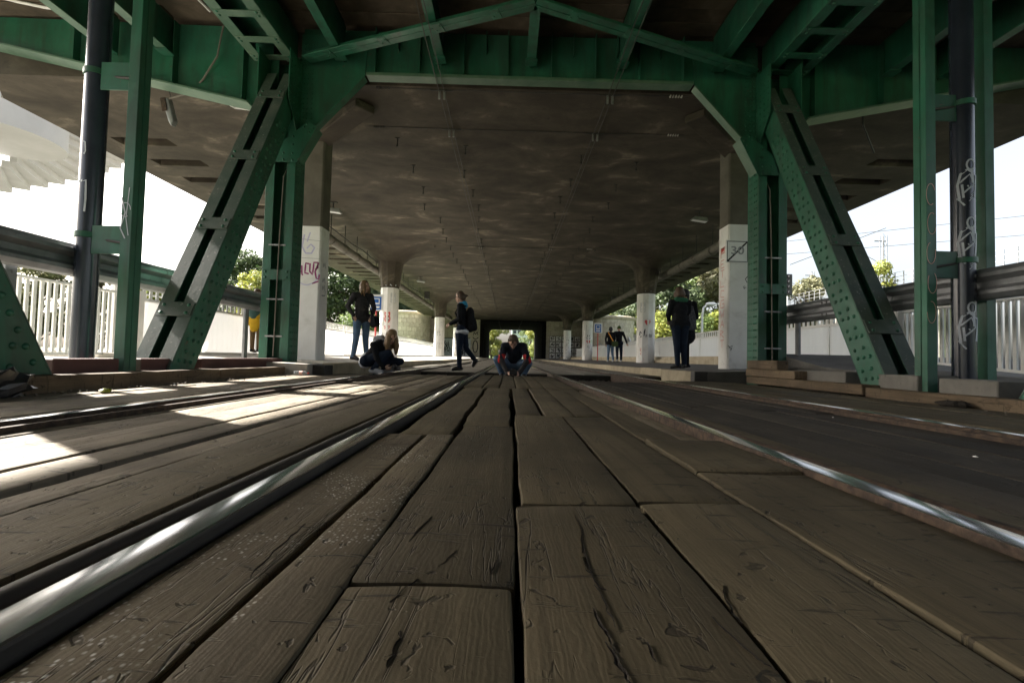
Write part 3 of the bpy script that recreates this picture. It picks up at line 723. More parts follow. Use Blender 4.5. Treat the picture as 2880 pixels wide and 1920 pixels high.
# ------------------------------------------------------------------ steel trusses
def member(parent, name, p0, ax, n, W, D, Ln, fw, battens, face='green_worn', body='green_paint', uax=(1, 0, 0), bh=0.18, brv=True, web=True):
    """built-up box member: p0 = middle of the front face at the start, ax = along, n = outward normal of the front face"""
    p0, ax, n, u = Vector(p0), Vector(ax).normalized(), Vector(n).normalized(), Vector(uax).normalized()
    d = -n; t = .007
    mb = MB()
    def pl(u0, u1, d0, d1, s0=0, s1=None):
        s1 = Ln if s1 is None else s1
        c = p0 + u*(u0+u1)/2 + d*(d0+d1)/2 + ax*(s0+s1)/2
        mb.obox(c, u*abs(u1-u0)/2, d*abs(d1-d0)/2, ax*(s1-s0)/2)
    mb.cur = 0
    pl(-W/2, -W/2+2*t, .001, D-.001); pl(W/2-2*t, W/2, .001, D-.001)
    if web: pl(-W/2+2*t+.001, W/2-2*t-.001, D*.62, D*.62+2*t)
    pl(-W/2, -W/2+fw, D, D+2*t); pl(W/2-fw, W/2, D, D+2*t)
    mb.cur = 1
    pl(-W/2, -W/2+fw, -2*t, 0); pl(W/2-fw, W/2, -2*t, 0)
    o = mb.build(name, [body, face], parent, bevel=.003)
    for s in battens:
        b = MB(); c = p0 + ax*s + d*(-2*t-.007)
        b.obox(c, u*(W/2-.012), d*.006, ax*bh/2)
        bo = b.build('batten_plate', face, o, bevel=.002)
        if brv:
            for su in (-1, 1):
                for ss in (-1, 1):
                    rivet_at(c + u*su*(W/2-fw*.45) + ax*ss*bh*.28 + n*.006, n, o, 1.3)
    return o

def truss(side):
    M = (lambda x: x) if side < 0 else mx
    s = 1 if side < 0 else -1                      # inward direction in x
    lab = 'green riveted steel truss on the left, lit by sun' if side < 0 else 'green riveted steel truss on the right, in shade'
    t = thing('bridge_truss', (M(-3.86), 5.0, 0), lab, 'bridge truss', 'bridge trusses')
    W, D = .48, .33
    xc = M(-3.86); xi = M(-3.62)
    # heavy post
    po = member(t, 'post', (xc, 7.65, -.3), (0, 0, 1), (0, -1, 0), W, D, 5.55, .14, [1.87] if side < 0 else [1.84], face='green_paint', bh=.17)
    pts = []
    for k in range(34):
        z = .05 + k*.115
        if z > 3.9: break
        for d in (.055, .115, .215, .275): pts.append((xi + s*.001, 7.65+d, z))
    for q in pts:
        if q[1] < 7.80: rivet_at(q, (s, 0, 0), po, 1.2)
    rivets_joined([q for q in pts if q[1] >= 7.80], (s, 0, 0), po)
    # cable with clamps in the slot of the post
    cb = MB(); cb.tube([(xc+.02*s, 7.60, .22), (xc+.025*s, 7.61, 1.1), (xc+.045*s, 7.60, 2.2), (xc+.06*s, 7.62, 3.2), (xc+.06*s, 7.75, 3.4)], .011, 6)
    cbo = cb.build('cable', 'pipe_grey', po, smooth=True)
    for z in (.55, 1.16, 2.06):
        c = MB(); c.box(xc-.14, xc+.14, 7.618, 7.630, z-.012, z+.012); c.build('clamp', 'bare_steel', po)
    # diagonals: one leaning away from the camera, one leaning towards it
    a = Vector((0, 2.2, 4.27)).normalized(); n = Vector((0, -a.z, a.y))
    f0 = Vector((xc, 5.1-.26, .2-.26*a.z/a.y))
    f0 = Vector((xc, 5.1, .2)) - a*.55
    sb = lambda z: (z - f0.z)/a.z
    dg = member(t, 'diagonal', f0, a, n, W-.05, D, 5.8, .16, [sb(.75), sb(1.93), sb(3.10), sb(4.37)], bh=.19)
    for k in range(33):
        sd = .42 + k*.135
        for j, d in enumerate((.075, .165, .255) if k % 2 else (.12, .255)):
            if side > 0 or True:
                q = f0 + a*(sd + .03*j) - n*d
                rivet_at((xi - s*.024, q.y, q.z), (s, 0, 0), dg, 1.45)
    a2 = Vector((0, -a.y, a.z)); n2 = Vector((0, a.z, a.y))
    g0 = Vector((xc, 2*4.37-f0.y, f0.z))
    dg2 = member(t, 'diagonal', g0, a2, n2, W, D, 5.2, .16, [sb(.75)], bh=.19, brv=False)
    for k in range(13):
        sd = .42 + k*.135
        for j, d in enumerate((.085, .245) if k % 2 else (.085, .165)):
            q = g0 + a2*(sd + .045*j) - n2*d
            rivet_at((xi + s*.001, q.y, q.z), (s, 0, 0), dg2, 1.6)
    # slender hanger between the diagonals: two channels with a seam
    hy = 4.47 if side < 0 else 4.60
    hx = M(-3.73)
    h = MB(); h.box(hx-.052, hx+.052, hy, hy+.065, -.1, 5.15); h.box(hx-.052, hx+.052, hy+.073, hy+.15, -.1, 5.15)
    h.box(hx-.040, hx+.040, hy+.0655, hy+.0725, -.1, 5.15)
    h.build('hanger', 'green_paint', t, bevel=.004)
    if side > 0:
        h = MB(); x9 = M(-4.46); h.box(x9-.05, x9+.05, 4.72, 4.86, .1, 5.6); h.build('hanger', 'green_paint', t, bevel=.004)
    # top chord with batten plates underneath
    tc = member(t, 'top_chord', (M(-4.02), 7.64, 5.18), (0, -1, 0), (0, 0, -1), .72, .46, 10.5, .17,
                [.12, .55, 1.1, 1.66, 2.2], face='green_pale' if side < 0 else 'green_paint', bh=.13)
    # gusset at the foot of the knee brace
    poly = [(-3.935, 3.44), (-3.575, 3.44), (-3.27, 4.05), (-3.41, 4.145), (-3.684, 3.905), (-3.815, 3.80)]
    gs = MB(); gs.prism([(M(x), 7.60, z) for x, z in poly], (0, -.016, 0)); go = gs.build('gusset_plate', 'green_paint', t, bevel=.002)
    for x, z in [(-3.432, 4.09), (-3.477, 4.027), (-3.335, 4.015), (-3.387, 3.942), (-3.651, 3.87), (-3.653, 3.734), (-3.804, 3.586), (-3.655, 3.585), (-3.80, 3.475), (-3.65, 3.475)]:
        rivet_at((M(x), 7.584, z), (0, -1, 0), go, 1.1)
    # node gussets flanking the head of the diagonal and post
    for xg in (-3.617, -4.117):
        gp = MB(); gp.prism([(M(xg), 7.28, 5.175), (M(xg), 7.99, 5.175), (M(xg), 7.99, 3.95), (M(xg), 7.60, 3.95), (M(xg), 7.28, 4.38)], (.012*s, 0, 0)); gpo = gp.build('gusset_plate', 'green_paint', t)
        if xg > -3.9:
            rivets_joined([(M(xg)+.012*s, yy, zz) for yy in (7.34, 7.46, 7.58, 7.70, 7.82, 7.93) for zz in [4.05+.105*k for k in range(10)] if zz > 4.5-(yy-7.05)*.75 and zz > 4.0], (s, 0, 0), gpo)
    # knee brace: flange and web
    k0, k1 = Vector((M(-3.32), 0, 4.10)), Vector((M(-2.53), 0, 4.965))
    dv = (k1-k0).normalized(); nn = Vector((-dv.z, 0, dv.x))*(1 if side < 0 else -1)
    kb = MB(); c = (k0+k1)/2; c.y = 7.72
    kb.obox(c, dv*(k1-k0).length/2, Vector((0, .08, 0)), nn*.013)
    kf = MB(); k00 = Vector((M(-3.64), 0, 3.52)); c2 = (k00+k0)/2; c2.y = 7.78
    kb.obox(c2, (k0-k00)/2, Vector((0, .15, 0)), nn*.013)
    kb.build('knee_brace_flange', 'green_pale' if side > 0 else 'green_paint', t, bevel=.002)
    wb = MB(); wb.prism([(M(-3.63), 7.715, 3.6), (M(-3.31), 7.715, 4.14), (M(-2.55), 7.715, 4.99), (M(-2.50), 7.715, 5.70), (M(-3.63), 7.715, 5.70)], (0, .014, 0))
    wbo = wb.build('knee_brace_web', 'green_paint', t)
    rivets_joined([(M(-3.57+dx), 7.712, 4.25+k*.085) for k in range(16) for dx in (0, .06, .14)], (0, -1, 0), wbo)
    return t
truss_l = truss(-1); truss_r = truss(1)

# cross girder over the tracks with cantilever brackets
gd = thing('cross_girder', (CX, 7.72, 5.0), 'dark green plate girder spanning over both tracks, with brackets on either side', 'girder')
b = MB(); b.box(-3.60, mx(-3.60), 7.73, 7.745, 5.035, 5.80); b.build('web', 'green_paint', gd)
b = MB(); b.box(-2.50, mx(-2.50), 7.63, 7.83, 4.975, 5.03); b.build('bottom_flange', 'green_pale', gd, bevel=.004)
for i in range(15):
    x = -2.35 + i*.372
    if i % 2 == 0:
        b = MB(); b.box(x-.006, x+.006, 7.60, 7.729, 5.031, 5.79); b.build('stiffener', 'green_paint', gd)
    else:
        b = MB(); b.box(x-.006, x+.006, 7.62, 7.729, 5.45, 5.79); b.build('stiffener', 'green_paint', gd)
for s_, M in ((-1, lambda x: x), (1, mx)):
    b = MB(); b.prism([(M(-4.12), 7.73, 4.40), (M(-8.64), 7.73, 5.34), (M(-9.25), 7.73, 5.47), (M(-9.25), 7.73, 5.86), (M(-4.12), 7.73, 5.80)], (0, .015, 0))
    b.build('bracket_web', 'green_paint', gd)
    d0, d1 = Vector((M(-4.42), 7.72, 4.43)), Vector((M(-9.25), 7.72, 5.435)); dv = (d1-d0).normalized(); nn = Vector((-dv.z, 0, dv.x))
    b = MB(); b.obox((d0+d1)/2, (d1-d0)/2, Vector((0, .16, 0)), nn*.016); b.build('bracket_flange', 'green_pale', gd, bevel=.003)
    for x in (-4.55, -5.72, -7.38):
        zb = 4.46 + (-4.40-x)*.2076
        b = MB(); b.box(M(x)-.007, M(x)+.007, 7.60, 7.729, zb+.02, 5.80); b.build('stiffener', 'green_paint', gd)
# lateral bracing in plan
for s_, M in ((-1, lambda x: x), (1, mx)):
    t = thing('lateral_brace', (M(-3.4), 7.45, 5.1), ('long sloping green brace overhead running from the left truss to the middle' if s_ < 0 else 'long sloping green brace overhead running from the right truss to the middle'), 'brace', 'overhead braces')
    p0, p1 = Vector((M(-3.45), 7.50, 5.13)), Vector((CX, 6.15, 5.13)); dv = (p1-p0).normalized(); side = dv.cross(Vector((0, 0, 1)))
    b = MB(); b.obox((p0+p1)/2 - side*0.05, (p1-p0)/2, side*.055, Vector((0, 0, .008)))
    b.obox((p0+p1)/2 + side*0.004+Vector((0, 0, .06)), (p1-p0)/2, side*.008, Vector((0, 0, .06)))
    b.obox((p0+p1)/2 + side*0.06, (p1-p0)/2, side*.045, Vector((0, 0, .008)))
    bo = b.build('angle_bars', 'green_paint', t, bevel=.002)
    for k in (.12, .38, .62, .85):
        c = p0.lerp(p1, k)
        b = MB(); b.obox(c + Vector((0, 0, -.013)), dv*.07, side*.09, Vector((0, 0, .004))); tp = b.build('tie_plate', 'green_paint', t)
        for e in (-1, 1):
            rivet_at(c + dv*.04*e + side*.03*e + Vector((0, 0, -.017)), (0, 0, -1), t, .9)
    q = MB(); q.add([(p0.x-.25, 7.60, 5.118), (p0.x+.35*(1 if s_ < 0 else -1)+.25, 7.60, 5.118), (p0.x+.5*(1 if s_ < 0 else -1), 7.28, 5.118), (p0.x, 7.2, 5.118)], [(0, 1, 2, 3)])
# stringers
for i, x in enumerate([-6.72, -5.78, -2.90, -1.25, .27, 1.78, 3.40, 6.29, 7.25]):
    nm = ['outermost on the left', 'next to the left chord on its outer side', 'first to the right of the left chord', 'over the left track', 'over the gap between the tracks', 'over the right track',
          'first to the left of the right chord', 'next to the right chord on its outer side', 'outermost on the right'][i]
    t = thing('stringer', (x, 4, 5.2), 'green overhead steel stringer, ' + nm, 'stringer', 'overhead stringers')
    b = MB(); b.box(x-.075, x+.075, -4, 7.58, 5.20, 5.222); b.build('bottom_flange', 'green_pale' if i < 2 else 'green_paint', t, bevel=.002)
    b = MB(); b.box(x-.008, x+.008, -4, 7.70, 5.2225, 5.84); b.build('web', 'green_paint', t)
    b = MB(); b.box(x-.10, x+.10, 7.40, 7.59, 5.178, 5.199); b.build('seat_plate', 'green_paint', t, bevel=.002)
# underside of the road deck
dk = link('upper_deck', None, (0, 0, 5.86)); struct(dk)
b = MB(); b.box(-9.3, 9.85, -90, 8.3, 5.93, 6.5); b.build('deck_slab', 'soffit_deck', dk)
edges = [-9.25, -6.72, -5.78, -3.9, -2.90, -1.25, .27, 1.78, 3.40, 4.5, 6.29, 7.25, 9.8]
for i in range(len(edges)-1):
    y = 2.6; j = 0
    while y < 7.60:
        l = .30 + .05*((i*5+j*3) % 4)/4
        b = MB(); b.box(edges[i]+.012, edges[i+1]-.012, y, min(y+l-.012, 7.7), 5.85+.012*((i+j*2) % 3), 5.928)
        b.build('soffit_board', 'soffit_deck', dk, bevel=.006, origin=(edges[i], y, 5.9)); y += l; j += 1
b = MB(); b.box(-9.55, -9.303, -90, 7.93, 5.70, 6.9); b.build('edge_beam', 'concrete', dk, bevel=.02)
b = MB(); b.box(9.853, 10.1, -90, 7.93, 5.34, 6.9); b.build('edge_beam', 'concrete', dk, bevel=.02)

# ------------------------------------------------------------------ concrete overpass
ov = thing('overpass_slab', (CX, 30, 5.0), 'wide flat concrete overpass slab with stained underside above the tram stop', 'overpass')
XL, XR = -9.75, 10.12
b = MB(); b.box(-7.77, mx(-7.77), 7.96, 59, 5.0, 5.9)
SL = [-9.02, -7.772]
for M in (lambda x: x, mx):
    xa, xb, xo = M(-9.02), M(-7.772), M(-9.75)
    lo, hi = min(xa, xb), max(xa, xb)
    y = 10.25
    b.box(lo, hi, 7.96, y, 5.0, 5.9)
    while y < 57:
        b.box(lo, hi, y+.002, y+.378, 5.16, 5.9)
        b.box(lo, hi, y+.38, min(59, y+1.14), 5.0, 5.9)
        y += 1.14
    o0, o1 = min(xa, xo), max(xa, xo)
    pts = [(M(-9.022), 7.96), (M(-9.1), 7.96), (M(-9.75), 8.75), (M(-9.75), 59), (M(-9.022), 59)]
    b.prism([(p, q, 5.0) for p, q in pts], (0, 0, .9))
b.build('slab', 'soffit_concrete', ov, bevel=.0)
b = MB(); b.box(-9.86, -9.752, 8.8, 59, 5.05, 6.6); b.build('parapet', 'concrete', ov)
b = MB(); b.box(10.282, 10.39, 8.8, 59, 5.05, 6.6); b.build('parapet', 'concrete', ov)
# small hangers cast into the soffit
hk = MB(); hk.box(-.05, .05, -.012, .012, -.016, 0); hk.box(-.010, .010, -.010, .010, -.17, -.0165); hk.box(-.018, .018, -.014, .014, -.20, -.1705)
HK = hk.mesh('soffit_hook', ['dark_steel'])
rh = random.Random(5)
for row, x0 in enumerate((-2.55, -1.16, 1.55, 2.85)):
    y = 9.9 + .3*row
    while y < 45:
        xx = x0 + rh.uniform(-.16, .16)*(1 if y < 16 else .3)
        link('soffit_hook', HK, Vector((xx, y, 4.998)) - Vector(WL[ov.name]), ov)
        y += 1.36 + rh.uniform(-.12, .12)

# columns
def octo_column(x, y, label, white_top, z0):
    t = thing('concrete_column', (x, y, z0), label, 'column', 'columns under the overpass')
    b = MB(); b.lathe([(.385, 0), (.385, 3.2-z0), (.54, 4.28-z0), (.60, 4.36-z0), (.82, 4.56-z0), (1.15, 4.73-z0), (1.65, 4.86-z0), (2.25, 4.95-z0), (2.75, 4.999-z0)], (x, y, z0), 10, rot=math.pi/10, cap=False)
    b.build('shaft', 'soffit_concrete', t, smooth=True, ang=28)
    b = MB(); b.lathe([(.389, 0), (.389, white_top-z0), (.385, white_top-z0+.002)], (x, y, z0-.02), 10, rot=math.pi/10, cap=False)
    b.build('white_base', 'white_wash', t)
    return t
XCL, XCR = -5.25, 6.05
c2l = octo_column(XCL, 20.3, 'flared concrete column with white base, behind the crouching girl', 3.22, .20)
c3l = octo_column(XCL, 35.2, 'flared concrete column with white base, left of the walking woman', 3.25, .26)
c4l = octo_column(XCL, 47.3, 'far flared column beside the left of the tunnel mouth', 3.25, .30)
c2r = octo_column(XCR, 20.3, 'flared column with white base and a red heart, left of the standing couple', 3.25, .235)
c3r = octo_column(XCR, 35.2, 'flared column with white base beside the right stop sign', 3.25, .28)
c4r = octo_column(XCR, 47.3, 'far flared column beside the right of the tunnel mouth', 3.25, .32)
def square_column(x0, x1, y0, y1, wt, label, side):
    t = thing('concrete_column', ((x0+x1)/2, (y0+y1)/2, .16), label, 'column', 'columns under the overpass')
    b = MB(); b.box(x0, x1, y0, y1, .10, 5.0); b.build('shaft', 'concrete_dark', t, bevel=.03)
    b = MB(); b.box(x0-.004, x1+.004, y0-.004, y1+.004, .10, wt); b.build('white_base', 'white_wash', t, bevel=.03)
    # haunch under the slab reaching towards the bridge
    xi = x1 if side < 0 else x0
    s = 1 if side < 0 else -1
    q0 = Vector((xi - s*.15, y0+.1, 0)); q1 = Vector((xi + s*1.18, y0-1.08, 0))
    dv = (q1-q0).normalized(); sd = Vector((-dv.y, dv.x, 0))*.20
    poly = [q0-sd, q1-sd, q1+sd, q0+sd]
    b = MB()
    vs = [(p.x, p.y, 4.999) for p in poly] + [(poly[0].x, poly[0].y, 4.72), (poly[1].x, poly[1].y, 4.86), (poly[2].x, poly[2].y, 4.86), (poly[3].x, poly[3].y, 4.72)]
    b.add(vs, [(0, 1, 2, 3), (4, 7, 6, 5), (0, 4, 5, 1), (1, 5, 6, 2), (2, 6, 7, 3), (3, 7, 4, 0)])
    b.build('haunch', 'soffit_concrete', t, bevel=.02)
    return t
c1l = square_column(-4.60, -3.955, 9.6, 10.05, 2.96, 'square white-based column with purple graffiti beside the left truss post', -1)
c1r = square_column(4.585, 5.23, 9.6, 10.05, 3.235, 'square white-based column carrying the 30 sign beside the right truss post', 1)

# drain pipes hung under the slab
for sx, x, lab in ((-1, -6.1, 'long grey drain pipe under the slab on the left side'), (1, 6.9, 'long grey drain pipe under the slab on the right side')):
    t = thing('drain_pipe', (x, 12, 4.1), lab, 'pipe', 'drain pipes under the slab')
    b = MB(); b.tube([(x, 14.7, 5.0), (x, 14.72, 4.3), (x, 14.9, 4.14), (x, 20, 4.11), (x, 40, 4.15), (x, 57.6, 4.2)], .155, 12); b.build('pipe', 'pipe_grey', t, smooth=True)
    y = 15.6
    while y < 46:
        b = MB(); b.tube([(x, y-.03, 4.125), (x, y+.03, 4.125)], .178, 12); b.build('clamp', 'pipe_grey', t, smooth=True)
        b = MB(); b.box(x-.012, x+.012, y-.012, y+.012, 4.29, 5.0); b.build('hanger_rod', 'dark_steel', t)
        y += 1.35
    b = MB(); b.tube([(x+.2, 14.6, 4.42)] + [(x+.2+.03*math.sin(k*1.7), 14.6+k*1.3, 4.40+.05*math.cos(k*2.1)) for k in range(1, 25)], .022, 5); b.build('conduit', 'dark_steel', t)
    yy = 22.9
    while yy < 46:
        b = MB(); b.box(x+.25, x+.55, yy, yy+.35, 4.25, 4.75); b.build('junction_box', 'dark_steel', t); yy += 9

# ------------------------------------------------------------------ abutment and tunnel
ab = thing('abutment', (CX, 58.5, 0), 'sandstone abutment wall with dark rounded tunnel mouth at the end of the tracks', 'abutment')
TX0, TX1, TT = -3.05, 4.25, 5.02-.05
def arch(x0, x1, top, r, z0=-.1, n=5):
    pts = [(x0, z0), (x0, top-r)]
    pts += [(x0+r-r*math.cos(math.pi/2*i/n), top-r+r*math.sin(math.pi/2*i/n)) for i in range(1, n+1)]
    pts += [(x1-r+r*math.sin(math.pi/2*i/n), top-r+r*math.cos(math.pi/2*i/n)) for i in range(0, n+1)]
    pts += [(x1, z0)]
    return pts
inn = arch(TX0, TX1, 4.83, .55); outr = arch(TX0-.5, TX1+.5, 5.15, .2)
b = MB(); k = len(inn)
for (A, Bq, y) in ((inn, outr, 57.95),):
    b.add([(x, y, z) for x, z in A] + [(x, y, z) for x, z in Bq], [(i, i+1, k+i+1, k+i) for i in range(k-1)])
b.add([(x, 57.95, z) for x, z in inn] + [(x, 75.5, z) for x, z in inn], [(i, i+1, k+i+1, k+i) for i in range(k-1)])
b.add([(x, 57.95, z) for x, z in outr] + [(x, 75.5, z) for x, z in outr], [(i, i+1, k+i+1, k+i) for i in range(k-1)])
b.add([(x, 75.5, z) for x, z in inn] + [(x, 75.5, z) for x, z in outr], [(i, i+1, k+i+1, k+i) for i in range(k-1)])
pm('tunnel_black', [(0.3, (0.005, 0.005, 0.005)), (0.7, (0.012, 0.011, 0.010))], 2, 1.0, bmp=0.0, spec=0.03)
b.build('tunnel_lining', 'tunnel_black', ab)
b = MB(); b.box(-12.0, TX0-.502, 58.12, 60, -.5, 5.3); b.box(TX1+.502, 13.2, 58.12, 60, -.5, 5.3); b.build('core_wall', 'concrete_dark', ab)
b = MB(); b.box(-12.5, TX0-.6, 60.2, 75.4, -1.2, 5.2); b.box(TX1+.6, 13.2, 60.2, 75.4, -1.2, 5.2); b.build('embankment', 'grass', ab)
BL = MB().box(-.5, .5, -.06, .06, -.24, .24)
BLM = BL.mesh('stone_block', ['sandstone'], bevel=.02)
rb = random.Random(11)
for (x0, x1) in ((-12.0, TX0-.51), (TX1+.51, 13.2)):
    for c in range(11):
        z = -.1 + c*.49; x = x0 + (.55 if c % 2 else 0)
        if c % 2:
            link('stone_block', BLM, Vector((x0+.27, 58.06, z+.24)) - Vector(WL[ab.name]), ab).scale = (.53, 1, 1)
        while x < x1-.05:
            w = min(1.1, x1-x)
            o = link('stone_block', BLM, Vector((x+w/2, 58.06+rb.uniform(-.02, .02), z+.24)) - Vector(WL[ab.name]), ab); o.scale = (w-.02, 1, 1)
            x += w
for s_, cxx, lab in ((-1, -12.2, 'rounded sandstone wing wall beyond the left platform'), (1, 12.1, 'rounded sandstone wing wall beyond the right platform with coping')):
    t = thing('wing_wall', (cxx, 54, 0), lab, 'wing wall', 'rounded wing walls')
    R = 2.9; cy = 55.0; n = 15
    a0, a1 = (math.radians(-150), math.radians(20)) if s_ < 0 else (math.radians(160), math.radians(330))
    b = MB(); b.lathe([(R-.12, -1.2), (R-.12, 5.0)], (cxx, cy, 0), 40, cap=False); b.build('core', 'concrete_dark', t, smooth=True)
    b = MB(); b.lathe([(R+.02, 4.95), (R+.16, 5.0), (R+.16, 5.28), (R-.3, 5.4), (0.01, 5.5)], (cxx, cy, 0), 40, cap=False); b.build('coping', 'stone_step', t, smooth=True, ang=30)
    for c in range(10):
        z = .1 + c*.49
        for i in range(n):
            a = a0 + (a1-a0)*(i + (.5 if c % 2 else 0))/n
            w = (a1-a0)*R/n
            o = link('stone_block', BLM, Vector((cxx+(R-.04)*math.cos(a), cy+(R-.04)*math.sin(a), z+.24)) - Vector(WL[t.name]), t, (0, 0, a+math.pi/2))
            o.scale = (abs(w)-.02, 1, 1)
# vertical downpipes at the abutment
for x, lab in ((-5.9, 'black downpipe on the abutment left of the tunnel'), (6.75, 'black downpipe on the abutment right of the tunnel')):
    t = thing('downpipe', (x, 55.0, .3), lab, 'pipe', 'downpipes at the abutment')
    b = MB(); b.tube([(x, 55, .2), (x, 55, 3.9), (x-.05, 55.2, 4.15), (x, 56, 4.2)], .17, 10); b.build('pipe', 'dark_steel', t, smooth=True)
    for z in (1.2, 2.6): 
        b = MB(); b.tube([(x, 55, z), (x, 55, z+.08)], .20, 10); b.build('collar', 'dark_steel', t)

# ------------------------------------------------------------------ kerb timbers and blocks
def timber(x0, x1, y0, y1, z0, z1, mat, label, name='kerb_timber', cat='timber', group='kerb timbers', bev=.008):
    c = ((x0+x1)/2, (y0+y1)/2, z0)
    b = MB(); n = 10; rr = random.Random(label)
    vs = []
    for i in range(n+1):
        y = y0 + (y1-y0)*i/n; e = lambda: rr.uniform(-.004, .004)
        vs += [(x0+e(), y, z0), (x1+e(), y, z0), (x1+e(), y, z1+e()), (x0+e(), y, z1+e())]
    fs = [(i*4+j, (i+1)*4+j, (i+1)*4+(j+1) % 4, i*4+(j+1) % 4) for i in range(n) for j in range(4)] + [(0, 1, 2, 3), (4*n, 4*n+3, 4*n+2, 4*n+1)]
    b.add(vs, fs); o = b.build(name, mat, None, bevel=bev, origin=c)
    return tag(o, label, cat, group)
timber(-3.62, -3.40, -1.0, 5.52, -.07, .072, 'wood_kerb', 'long brown kerb timber below the left truss, nearest part')
timber(-3.62, -3.40, 5.535, 7.50, -.07, .070, 'wood_kerb', 'brown kerb timber at the foot of the left truss post')
timber(3.95, 4.14, -.8, 5.08, -.058, .058, 'wood_kerb', 'long nearest kerb timber below the right hanger')
timber(3.95, 4.16, 5.125, 7.62, -.03, .085, 'wood_kerb', 'kerb timber lying under the stacked blocks on the right')
timber(3.99, 4.19, 6.40, 7.72, .089, .205, 'wood_kerb', 'middle timber of the small stack at the right post', name='timber_block', group='stacked timbers')
timber(4.00, 4.18, 6.84, 7.70, .209, .345, 'wood_kerb', 'top timber of the small stack at the right post', name='timber_block', group='stacked timbers')
for (y0, y1, zt, lab) in ((5.67, 6.62, .215, 'grey concrete block between the timber stack and the right diagonal'), (4.67, 5.17, .21, 'grey concrete block left of the right hanger'),
                      (3.90, 4.44, .192, 'grey concrete block right of the right hanger'), (2.9, 3.4, .19, 'grey concrete block beside the nearest right diagonal')):
    timber(4.165, 4.60, y0, y1, -.07, zt, 'concrete_mid', lab, name='concrete_block', cat='block', group='concrete blocks on the right', bev=.01)
for (y0, y1, lab) in ((2.0, 3.25, 'red-brown steel beam beside the nearest left diagonal'), (3.78, 4.42, 'red-brown steel beam left of the left hanger'), (4.68, 5.12, 'short red-brown steel beam between the left hanger and diagonal'), (5.60, 7.60, 'red-brown steel beam between the left diagonal and post')):
    b = MB(); b.box(-3.86, -3.68, y0, y1, -.1, .19)
    tag(b.build('steel_beam', 'red_steel', None, bevel=.006, origin=(-3.77, (y0+y1)/2, -.1)), lab, 'steel beam', 'red beams along the left kerb')

# ------------------------------------------------------------------ guard rails
def guard(x, s, label):
    t = thing('guard_rail', (x, 4, 1.0), label, 'guard rail', 'guard rails')
    c = 1.155
    pr = [(0, -.165), (.035, -.150), (.075, -.105), (.075, -.070), (.010, -.028), (.010, .028), (.075, .070), (.075, .105), (.035, .150), (0, .165)]
    pr2 = [(a-.004, q) for a, q in pr][::-1]
    prof = [(s*a, q) for a, q in pr] + [(s*a, q) for a, q in pr2]
    for y0, y1, dx in ((-3, 3.4, 0), (3.36, 5.85, -.006), (5.8, 8.4, 0)):
        b = MB(); b.sweep(prof, [(x+dx*s, y0, c), (x+dx*s, y1, c)]); b.build('beam_section', 'galvanised', t, smooth=True, ang=25)
    for yy in (3.25, 3.5, 6.9, 7.0):
        for z in (c-.088, c+.088):
            b = MB(); b.ball((x+s*.078, yy, z), (.010, .017, .017), 6, 4); b.build('bolt', 'dark_steel', t)
    for y in (4.05, 7.75):
        b = MB(); b.box(x-.06*s-.02, x-.06*s+.02, y, y+.10, .1, 1.30); b.build('rail_post', 'galvanised', t, bevel=.004)
guard(-4.36, 1, 'grey corrugated guard rail behind the left truss')
guard(4.86, -1, 'grey corrugated guard rail behind the right truss')

# ------------------------------------------------------------------ black pipes beside the hangers
def cyl_map(cx, cy, r):
    # u = distance round from the side facing the tracks and camera, v = height
    return lambda u, v: ((cx + r*math.sin(u/r), cy - r*math.cos(u/r), v), (math.sin(u/r), -math.cos(u/r), 0))
def black_pipe(x, y, hx, hy, label, graf):
    t = thing('downpipe', (x, y, .15), label, 'pipe', 'navy pipes beside the trusses')
    b = MB(); b.tube([(x, y, .02), (x, y, 2), (x, y, 4), (x, y, 6)], .098, 24); p = b.build('pipe', 'navy_paint', t, smooth=True, ang=50)
    for z in (1.375, 3.02):
        b = MB(); b.lathe([(.0985, 0), (.112, 0), (.112, .055), (.0985, .055)], (x, y, z), 24, cap=False); c = b.build('clamp_ring', 'green_paint', t, smooth=True)
        b = MB(); s = 1 if hx > x else -1
        b.box(min(x+s*.09, hx-s*.053), max(x+s*.09, hx-s*.053), hy+.085, hy+.10, z-.16, z+.12); b.build('bracket_plate', 'green_paint', t, bevel=.002)
        b = MB(); b.tube([(x+s*.08, y-.02, z-.0), (hx-s*.056, hy+.05, z-.06)], .014, 6); b.build('tie_rod', 'dark_steel', t)
    graf(t, cyl_map(x, y, .098))
    return t
def graf_left(t, f):
    b = MB(); ribbon(b, [(-.03, 1.92), (.03, 1.93), (.035, 1.75), (.03, 1.62)], .016, f); ribbon(b, [(-.05, 1.92), (.0, 1.925)], .02, f)
    ribbon(b, [(-.012, 2.32), (.005, 2.31), (.012, 2.22), (.0, 2.19)], .012, f)
    b.build('paint_scuff', 'paint_silver', t)
